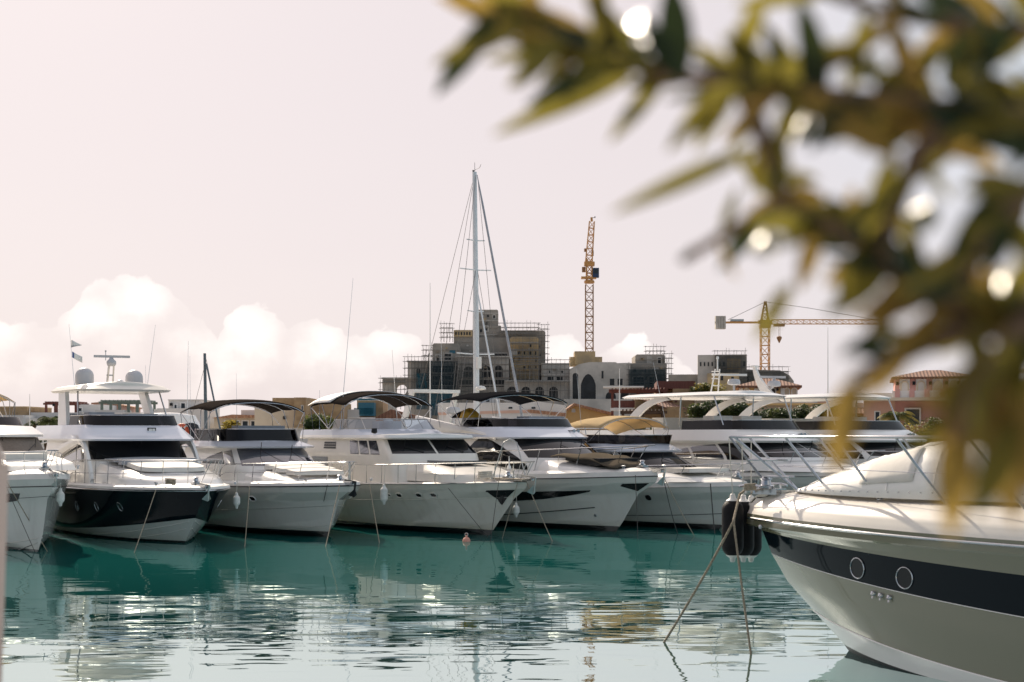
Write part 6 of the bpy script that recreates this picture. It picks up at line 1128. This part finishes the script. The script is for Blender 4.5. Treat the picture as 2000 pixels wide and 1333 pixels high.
mb = MB(); mb.box(-1.2, -0.7, -0.5, 0.5, cz_(0, 492).z, cz_(0, 486).z); mb.box(-1.7, -.9, -.4, .4, cz_(0, 532).z, cz_(0, 522).z); mb.box(.5, 1.0, -.4, .4, cz_(0, 500).z, cz_(0, 490).z); mb.build('counter_jib', 'crane_brown', c1, ang=0)
mb = MB(); mb.beam(cz_(1156, 426), cz_(1163, 425), .12); mb.box(cz_(1161, 0).x, cz_(1163, 0).x, -.1, .1, cz_(0, 426).z, cz_(0, 423).z); mb.build('wind_sensor', 'scaffold_steel', c1, ang=0)
def cq(px, py): return Vector(((px - 1494) * kc, 0, EYE - (py - 850) * kc - 1.35))
c2 = thing('tower_crane', 'orange hammerhead tower crane with long horizontal jib and grey counterweights', 'crane', ((1494 - 1000) * kc, Yc, 1.35))
mb = MB(); lattice(mb, (0, 0, 0), cq(1494, 640), 1.9, 2.1, 0.13); mb.build('mast', 'crane_yellow', c2, ang=0)
mb = MB(); mb.box(-1.2, 1.2, -1, 1, cq(0, 641).z, cq(0, 634).z); mb.box(-1.5, 1.6, -.6, .6, cq(0, 633).z, cq(0, 626).z); lattice(mb, cq(1494, 626), cq(1495, 589), 1.6, 1.7, 0.13, taper=0.2); mb.build('tower_head', 'crane_brown', c2, ang=0)
mb = MB(); lattice(mb, cq(1506, 629), cq(1722, 629), 1.0, 1.5, 0.09, up=Vector((0, 1, 0))); mb.build('jib', 'crane_yellow', c2, ang=0)
mb = MB(); mb.box(cq(1397, 0).x, cq(1487, 0).x, -.5, .5, cq(0, 632).z, cq(0, 628.5).z); cj = mb.build('counter_jib', 'crane_yellow', c2, ang=0)
for a in (1397, 1402, 1407, 1412): mb = MB(); mb.box(cq(a, 0).x, cq(a + 4.5, 0).x, -.9, .9, cq(0, 643).z, cq(0, 618).z); mb.build('counterweight', 'concrete_pale', cj, ang=0)
mb = MB(); mb.box(cq(1426, 0).x, cq(1452, 0).x, -.6, .6, cq(0, 628).z, cq(0, 624).z); mb.build('winch_box', 'steel_dull', cj, ang=0)
for a, c in (((1495, 590), (1422, 625)), ((1495, 590), (1580, 602)), ((1580, 602), (1712, 625))): mb = MB(); mb.beam(cq(*a), cq(*c), 0.10); mb.build('tie_bar', 'scaffold_steel', c2, ang=0)
mb = MB(); mb.box(cq(1511, 0).x, cq(1532, 0).x, -.6, .6, cq(0, 638).z, cq(0, 632.5).z); mb.build('trolley', 'crane_brown', c2, ang=0)
mb = MB(); mb.beam(cq(1521, 637), cq(1521, 657), .06); mb.beam(cq(1523.5, 637), cq(1523.5, 657), .06); mb.lathe([(0.1, -1.2), (0.3, -0.8), (.62, -.1), (.6, .2), (.2, .4)], tuple(cq(1522, 660)), 10); mb.build('hook_block', 'crane_brown', c2, ang=0)
# --- planting
def tree(name, label, px, py, Y, r, h, n, mats, seed, trunk=True, flat=0.8, sz=0.16, clumps=9, zb=1.35, group='trees and shrubs among the villas'):
    c = W3(px, py, Y); t = thing(name, label, 'tree' if trunk else 'shrub', (c.x, Y, zb), 0, group); rg = random.Random(seed); zc = c.z - zb
    cl = [(Vector((rg.uniform(-.7, .7) * r, rg.uniform(-.5, .5) * r, zc + rg.uniform(-.55, .55) * h / 2)), rg.uniform(.32, .58) * r) for _ in range(clumps)]
    mb = MB(); mb.tube([(0, 0, -.1), (0.05 * r, 0, zc * .5), (0, 0, zc)], [0.12 * r + .04, 0.08 * r + .03, 0.03 * r], 8)
    for p, q in cl[:6]: mb.tube([(0.03 * r, 0, max(0.2, zc - h * .4)), p * .6 + Vector((0, 0, zc * .35)), p], [0.05 * r, 0.035 * r, 0.015 * r], 6)
    mb.build('trunk', 'bark', t)
    mb = MB()
    for i, (p, q) in enumerate(cl): leaves(mb, p, q, n // clumps, sz, rg, flat, i % len(mats))
    for _ in range(n // 6):
        an = rg.uniform(0, 2 * PI); rr = r * rg.uniform(.5, 1.05); leaves(mb, (rr * math.cos(an), rr * math.sin(an) * .7, zc + rg.uniform(-.5, .5) * h * .8), .12 * r, 1, sz, rg)
    mb.build('crown', mats, t, ang=0, fix=False); return t
def palm(label, px, py, Y, R_, n, seed, mats=('leaf_green', 'leaf_yellow'), zb=1.35):
    c = W3(px, py, Y); t = thing('palm_tree', label, 'palm', (c.x, Y, zb), 0, 'palms among the villas'); rg = random.Random(seed); zc = c.z - zb
    mb = MB(); mb.tube([(0, 0, -.1), (0.08, 0, zc * .5), (0, 0, zc)], [.22, .17, .15], 10); mb.build('trunk', 'bark', t); mb = MB()
    for i in range(n):
        an = rg.uniform(0, 2 * PI); el = rg.uniform(-.1, 1.2); L = R_ * rg.uniform(.75, 1.1); pts = []
        for j in range(11):
            s = j / 10; pts.append(Vector((math.cos(an) * L * s * math.cos(el * .8), math.sin(an) * L * s * math.cos(el * .8), zc + L * (s * math.sin(el) - .75 * s * s))))
        mb.tube(pts, [.03 * (1 - .8 * j / 10) for j in range(11)], 4, m=i % 2)
        for j in range(1, 11):
            for q in (0, .5):
                p = pts[j - 1].lerp(pts[j], q + .25); tg = (pts[j] - pts[j - 1]).normalized(); sd = tg.cross(Vector((0, 0, 1))).normalized(); l = R_ * .30 * math.sin(PI * (j - .3 + q) / 11.5) + .05
                for s in (-1, 1): e = p + sd * s * l * .8 + tg * l * .5 - Vector((0, 0, l * .45)); mb.add([p, p + tg * .05, e], [(0, 1, 2)], i % 2)
    mb.build('crown', list(mats), t, ang=0, fix=False); return t
palm('grey-green palm in front of the white villa at far left', 100, 824, 100, 1.35, 34, 1, ('leaf_green', 'leaf_green')); palm('grey-green palm left of the first palm, partly cut by the leftmost yacht', 66, 830, 104, 1.1, 26, 2, ('leaf_green', 'leaf_dark'))
palm('yellow-green palm in front of the pink villa', 1752, 815, 100, 1.6, 40, 3); palm('dark palm behind the cream bimini, left one', 1142 + 52, 846, 92, .9, 26, 4, ('leaf_dark', 'leaf_green')); palm('dark palm behind the cream bimini, right one', 1258, 846, 92, .8, 22, 5, ('leaf_dark', 'leaf_green'))
tree('shrub_tree', 'dark green bush beside the tan stone wall above the cream bimini yacht', 620, 830, 105, 1.1, 1.9, 1500, ['leaf_green', 'leaf_dark'], 11); tree('round_tree', 'bright yellow-green treetop behind the radar bar yacht', 1385, 762, 122, 1.5, 1.3, 2600, ['leaf_yellow', 'leaf_green'], 12, sz=.13)
for i, (px, py, r) in enumerate(((1375, 815, 1.4), (1400, 808, 1.5), (1428, 812, 1.4), (1452, 818, 1.1), (1510, 822, 1.2), (1540, 822, 1.2), (1585, 815, 1.25), (1612, 815, 1.2))):
    tree('garden_tree', 'dark clipped garden tree number %s along the yellow villa front' % ('one', 'two', 'three', 'four', 'five', 'six', 'seven', 'eight')[i] if False else ('dark leafy tree before the yellow villa, ' + ('far left of its row', 'second from the left', 'third from the left', 'left of the loggia post', 'under the loggia middle', 'right of the loggia middle', 'second from the right', 'far right of its row')[i]), px, py, 113, r, 2.4, 2400, ['leaf_dark', 'leaf_green'], 20 + i, sz=.14)
for i, (px, py, r, lb) in enumerate(((1235, 838, .8, 'small bush under the dark pergola'), (1275, 850, .9, 'pale bush left of the big hardtop yacht'), (1290, 840, .7, 'yellowish bush touching the big hardtop yacht'), (1800, 850, 1.5, 'tall flowering bush below the pink villa'), (1840, 838, 1.2, 'loose bush right of the pink villa bay'), (1925, 845, 1.3, 'dark bush before the stone wall at right'), (88, 856, 1.0, 'low dark bush behind the white railing'), (120, 850, .9, 'low bush right of the white railing'), (322, 850, .6, 'small green shrub beside the oval-window cruiser'), (1480, 835, 1.0, 'low bush beneath the yellow villa'))):
    tree('garden_shrub', lb, px, py, 96, r, 1.3 * r, 1000, ['leaf_green', 'leaf_yellow' if i % 2 else 'leaf_dark'], 40 + i, trunk=False, sz=.11)
for px, py, top, Y, lb in ((840, 790, 553, 90, 'very thin tall whip antenna line left of the castle-like building'), (1210, 812, 720, 85, 'white pole standing before the tan stone house'), (1617, 770, 640, 90, 'thin aerial pole behind the right hardtop'), (58, 830, 770, 80, 'thin white pole by the palm at far left'), (1640 + 265, 850, 790, 60, 'thin light pole at far right')):
    a = W3(px, py, Y); z2 = W3(px, top, Y).z; t = thing('pole', lb, 'pole', (a.x, Y, 1.35 if Y > 84 else 0)); mb = MB(); b0 = t.location.z; mb.tube([(0, 0, -0.2), (0, 0, (z2 - b0) * .5), (0, 0, z2 - b0)], [0.05, 0.04, 0.015], 6); mb.build('shaft', 'trim_white', t)
    mb = MB(); mb.lathe([(0.12, 0), (0.12, .05), (.06, .2)], (0, 0, 0), 10); mb.build('base', 'steel_dull', t)
# ================================================================ blurred shrub close to the lens, growing from a planter on the near quay
tr = thing('oleander_tree', 'out of focus leafy branches hanging in from the upper right, very close', 'tree', (1.55, 1.15, 1.88))
TL = Vector((1.55, 1.15, 1.88)); rg = random.Random(21)
def NP(px, py, d): return W3(px, py, d) - TL
mb = MB(); mb.tube([(0, 0, 0), (0.03, 0.0, 0.7), (-0.02, -0.03, 1.3), (0.0, 0, 1.9), (0.05, 0.02, 2.5)], [0.055, 0.045, 0.04, 0.03, 0.02], 12); mb.build('trunk', 'bark', tr)
stems = [
 [(2700, 380, 1.1), (2150, 255, 1.0), (1900, 215, 1.0), (1650, 190, 1.05), (1450, 165, 1.1), (1280, 140, 1.15), (1150, 90, 1.2), (1000, 35, 1.25), (860, -30, 1.3)],
 [(2700, 620, 1.05), (2100, 590, 0.95), (1880, 610, 1.0), (1760, 545, 1.05), (1640, 450, 1.08), (1520, 400, 1.12), (1410, 460, 1.16), (1335, 508, 1.2)],
 [(2100, 590, 0.95), (1960, 640, 0.98), (1860, 655, 1.0), (1740, 705, 1.02), (1668, 735, 1.03)],
 [(1900, 215, 1.0), (1790, 300, 1.0), (1745, 420, 1.02), (1720, 540, 1.04)],
 [(2100, 590, 0.95), (1985, 650, 0.94), (1900, 760, 0.93), (1865, 860, 0.93)],
 [(2150, 255, 1.0), (2020, 360, 0.95), (1930, 470, 0.95), (1860, 600, 0.96)],
 [(2700, 100, 1.15), (2150, 60, 1.05), (1950, 60, 1.05), (1750, 30, 1.1), (1560, -30, 1.15)],
 [(1450, 165, 1.1), (1475, 230, 1.1), (1500, 300, 1.1), (1530, 395, 1.1)]]
for st in stems:
    P = [NP(*q) for q in st]
    if st[0][0] > 2500: P = [Vector((0.0, 0, (P[0].z - 0.1) if P[0].z < 2.4 else 2.2))] + P
    n = len(P); mb = MB(); mb.tube(P, [lerp(0.010, 0.004, i / (n - 1)) for i in range(n)], 8); mb.build('branch', 'bark', tr)
def leaf(mb, a, c, wpx, d, m, curl=0.1, d2=None):
    A = NP(a[0], a[1], d); T = NP(c[0], c[1], d2 or d * rg.uniform(0.97, 1.04)); L = (T - A).length; w = 1.15 * wpx / F * d / 2; dr = (T - A).normalized()
    nrm = Vector((rg.uniform(-.35, .35), -1, rg.uniform(-.35, .5))).normalized(); sd = dr.cross(nrm).normalized(); nn = sd.cross(dr).normalized(); P = []
    for i in range(11):
        t = i / 10; ww = w * (math.sin(PI * min(1, t * 0.97 + 0.03)) ** 0.75) * (1.12 - 0.3 * t) + 0.0004; c_ = A + dr * L * t - nn * curl * L * 4 * t * (1 - t) * 0.3 + Vector((0, 0, -0.06 * L * t * t))
        P.append([c_ - sd * ww + nn * ww * 0.25, c_ - sd * ww * .5 + nn * ww * 0.06, c_, c_ + sd * ww * .5 + nn * ww * 0.06, c_ + sd * ww + nn * ww * 0.25])
    mb.grid(P, m)
mb = MB(); G_, B_3, K_ = 0, 1, 2
man = [((1235, 148), (962, 246), 36, 1.22, G_), ((1478, 290), (1192, 400), 36, 1.12, G_), ((1108, 100), (1095, 185), 22, 1.2, B_3),
 ((1120, 85), (850, -25), 48, 1.25, B_3), ((1250, 130), (985, 62), 44, 1.2, G_), ((1100, 60), (930, -40), 44, 1.24, G_), ((1330, 165), (1060, 20), 52, 1.15, K_), ((1200, 110), (1000, -10), 42, 1.2, B_3),
 ((1330, 160), (1308, -60), 60, 1.1, K_), ((1250, 140), (1140, -30), 46, 1.18, G_), ((1420, 165), (1500, -40), 44, 1.1, G_), ((1530, 175), (1410, 60), 48, 1.08, G_), ((1610, 185), (1560, -20), 46, 1.06, K_), ((1490, 180), (1660, 70), 52, 1.08, G_), ((1500, 180), (1350, 100), 40, 1.1, K_),
 ((1700, 200), (1860, 70), 50, 1.03, G_), ((1800, 205), (1730, 0), 44, 1.02, B_3), ((1655, 185), (1700, -10), 34, 1.06, G_), ((1860, 205), (1990, 10), 50, 1.0, K_), ((1910, 215), (1900, 20), 46, 1.0, G_), ((1560, 180), (1760, 300), 56, 1.03, B_3), ((1700, 200), (1960, 310), 60, 1.0, B_3), ((1800, 210), (2080, 300), 60, .98, K_), ((1950, 220), (1700, 240), 60, 1.0, B_3), ((1500, 170), (1700, 240), 48, 1.06, G_),
 ((1545, 555), (1476, 660), 32, 1.08, G_), ((1670, 735), (1628, 925), 52, 1.0, B_3), ((1740, 300), (1700, 490), 52, 1.02, G_), ((1960, 360), (1835, 590), 70, .95, K_), ((1770, 290), (1860, 380), 40, 1.0, G_),
 ((1900, 700), (1850, 900), 70, .93, G_), ((1870, 800), (1858, 1040), 66, .93, B_3), ((1930, 720), (1985, 1010), 78, .92, B_3), ((1985, 660), (1960, 880), 70, .92, G_), ((1900, 650), (1800, 560), 50, 1.0, K_), ((2040, 640), (1920, 770), 60, .94, K_), ((1990, 820), (1900, 1000), 60, .92, G_), ((2050, 700), (2010, 950), 80, .9, B_3), ((1880, 740), (1790, 790), 34, .96, B_3),
 ((1410, 460), (1440, 360), 18, 1.15, G_), ((1400, 470), (1440, 540), 18, 1.15, B_3), ((1380, 480), (1325, 505), 16, 1.18, K_), ((1440, 450), (1520, 370), 24, 1.14, B_3), ((1500, 405), (1450, 490), 22, 1.12, K_), ((1530, 400), (1490, 330), 24, 1.12, G_),
 ((1560, 420), (1690, 400), 38, 1.1, G_), ((1600, 440), (1560, 560), 36, 1.1, B_3), ((1650, 460), (1760, 430), 40, 1.06, K_), ((1680, 480), (1640, 600), 38, 1.06, G_), ((1760, 545), (1700, 650), 40, 1.04, B_3), ((1800, 570), (1870, 480), 44, 1.02, G_), ((1840, 600), (1780, 700), 40, 1.0, K_), ((1600, 430), (1520, 480), 30, 1.1, G_),
 ((1950, 600), (2050, 480), 60, .95, G_), ((1860, 600), (1960, 520), 54, .97, B_3), ((1930, 480), (2010, 380), 54, .95, G_), ((1990, 390), (1900, 330), 50, .96, B_3), ((1880, 660), (1960, 740), 50, .97, G_), ((1800, 680), (1720, 640), 34, 1.0, G_), ((1750, 640), (1640, 690), 30, 1.04, K_)]
for a, c, w_, d, m in man: leaf(mb, a, c, w_, d, m)
def fill(st, den, xmin, Ls, up=0.5, ymax=720):
    for (x0, y0, d0), (x1, y1, d1) in zip(st[1:], st[2:]):
        for i in range(int(math.hypot(x1 - x0, y1 - y0) / den)):
            t = rg.random(); px = lerp(x0, x1, t); py = lerp(y0, y1, t)
            if px < xmin: continue
            sg = -1 if rg.random() < up else 1; an = math.atan2(y1 - y0, x1 - x0) - sg * rg.uniform(0.15, 1.35) * (1 if x1 < x0 else -1); L = rg.uniform(*Ls); sc = 1.0
            ex, ey = px + L * math.cos(an), py + L * math.sin(an)
            if ey > ymax: continue
            leaf(mb, (px, py), (ex, ey), rg.uniform(24, 46), lerp(d0, d1, t) * rg.uniform(.95, 1.06), rg.choice((G_, G_, G_, B_3, K_, K_)))
fill(stems[0], 20, 960, (100, 210), 0.3); fill(stems[6], 22, 1500, (110, 200), 0.6); fill(stems[1], 24, 1480, (80, 170)); fill(stems[3], 40, 1480, (80, 150)); fill(stems[5], 30, 1480, (100, 180)); fill(stems[4], 45, 1480, (90, 160), ymax=1000); fill(stems[7], 40, 1400, (60, 120)); fill(stems[2], 45, 1600, (70, 130), ymax=800)
SV = sdir
for px, py, d in ((1240, 48, 1.15), (1247, 100, 1.15), (1888, 140, 1.0), (1492, 475, 1.12), (1506, 335, 1.1), (1693, 130, 1.05), (1800, 420, 1.0), (1560, 250, 1.08), (1960, 560, .96), (1720, 600, 1.03), (1905, 735, .95)):  # glossy leaflets added and tilted to mirror the sun toward the camera
    c = NP(px, py, d); V = (Vector((0, 0, EYE)) - (c + TL)).normalized(); nh = (SV + V).normalized(); a = nh.cross(V).normalized(); e = a.cross(nh).normalized(); P = []
    for i in range(9):
        t = i / 4 - 1; w_ = 0.011 * math.sqrt(max(0.02, 1 - t * t)); P.append([c + e * 0.026 * t + a * w_ * q + nh * (-0.0016 * t * t - 0.0008 * q * q) for q in (-1, -.5, 0, .5, 1)])
    mb.grid(P, 3)
# the part of the crown outside the frame
for _ in range(260):
    px, py = rg.uniform(2030, 3300), rg.uniform(-900, 900); an = rg.uniform(0, 2 * PI); L = rg.uniform(150, 260); leaf(mb, (px, py), (px + L * math.cos(an), py + L * math.sin(an)), rg.uniform(34, 55), rg.uniform(.85, 1.5), rg.choice((G_, G_, B_3, K_)))
mb.build('foliage', ['near_leaf_green', 'near_leaf_brown', 'near_leaf_dark', 'glint_leaf'], tr, ang=60, fix=False)
t = thing('planter', 'square concrete planter on the near quay holding the leafy tree', 'planter', (1.55, 1.15, 1.88)); mb = MB(); mb.box(-.35, .35, -.35, -.29, -.0, .5); mb.box(-.35, .35, .29, .35, 0, .5); mb.box(-.35, -.29, -.285, .285, 0, .5); mb.box(.29, .35, -.285, .285, 0, .5); mb.build('planter_wall', 'quay_concrete', t, ang=0); mb = MB(); mb.box(-.28, .28, -.28, .28, .02, .42); mb.build('soil', 'bark', t, ang=0)
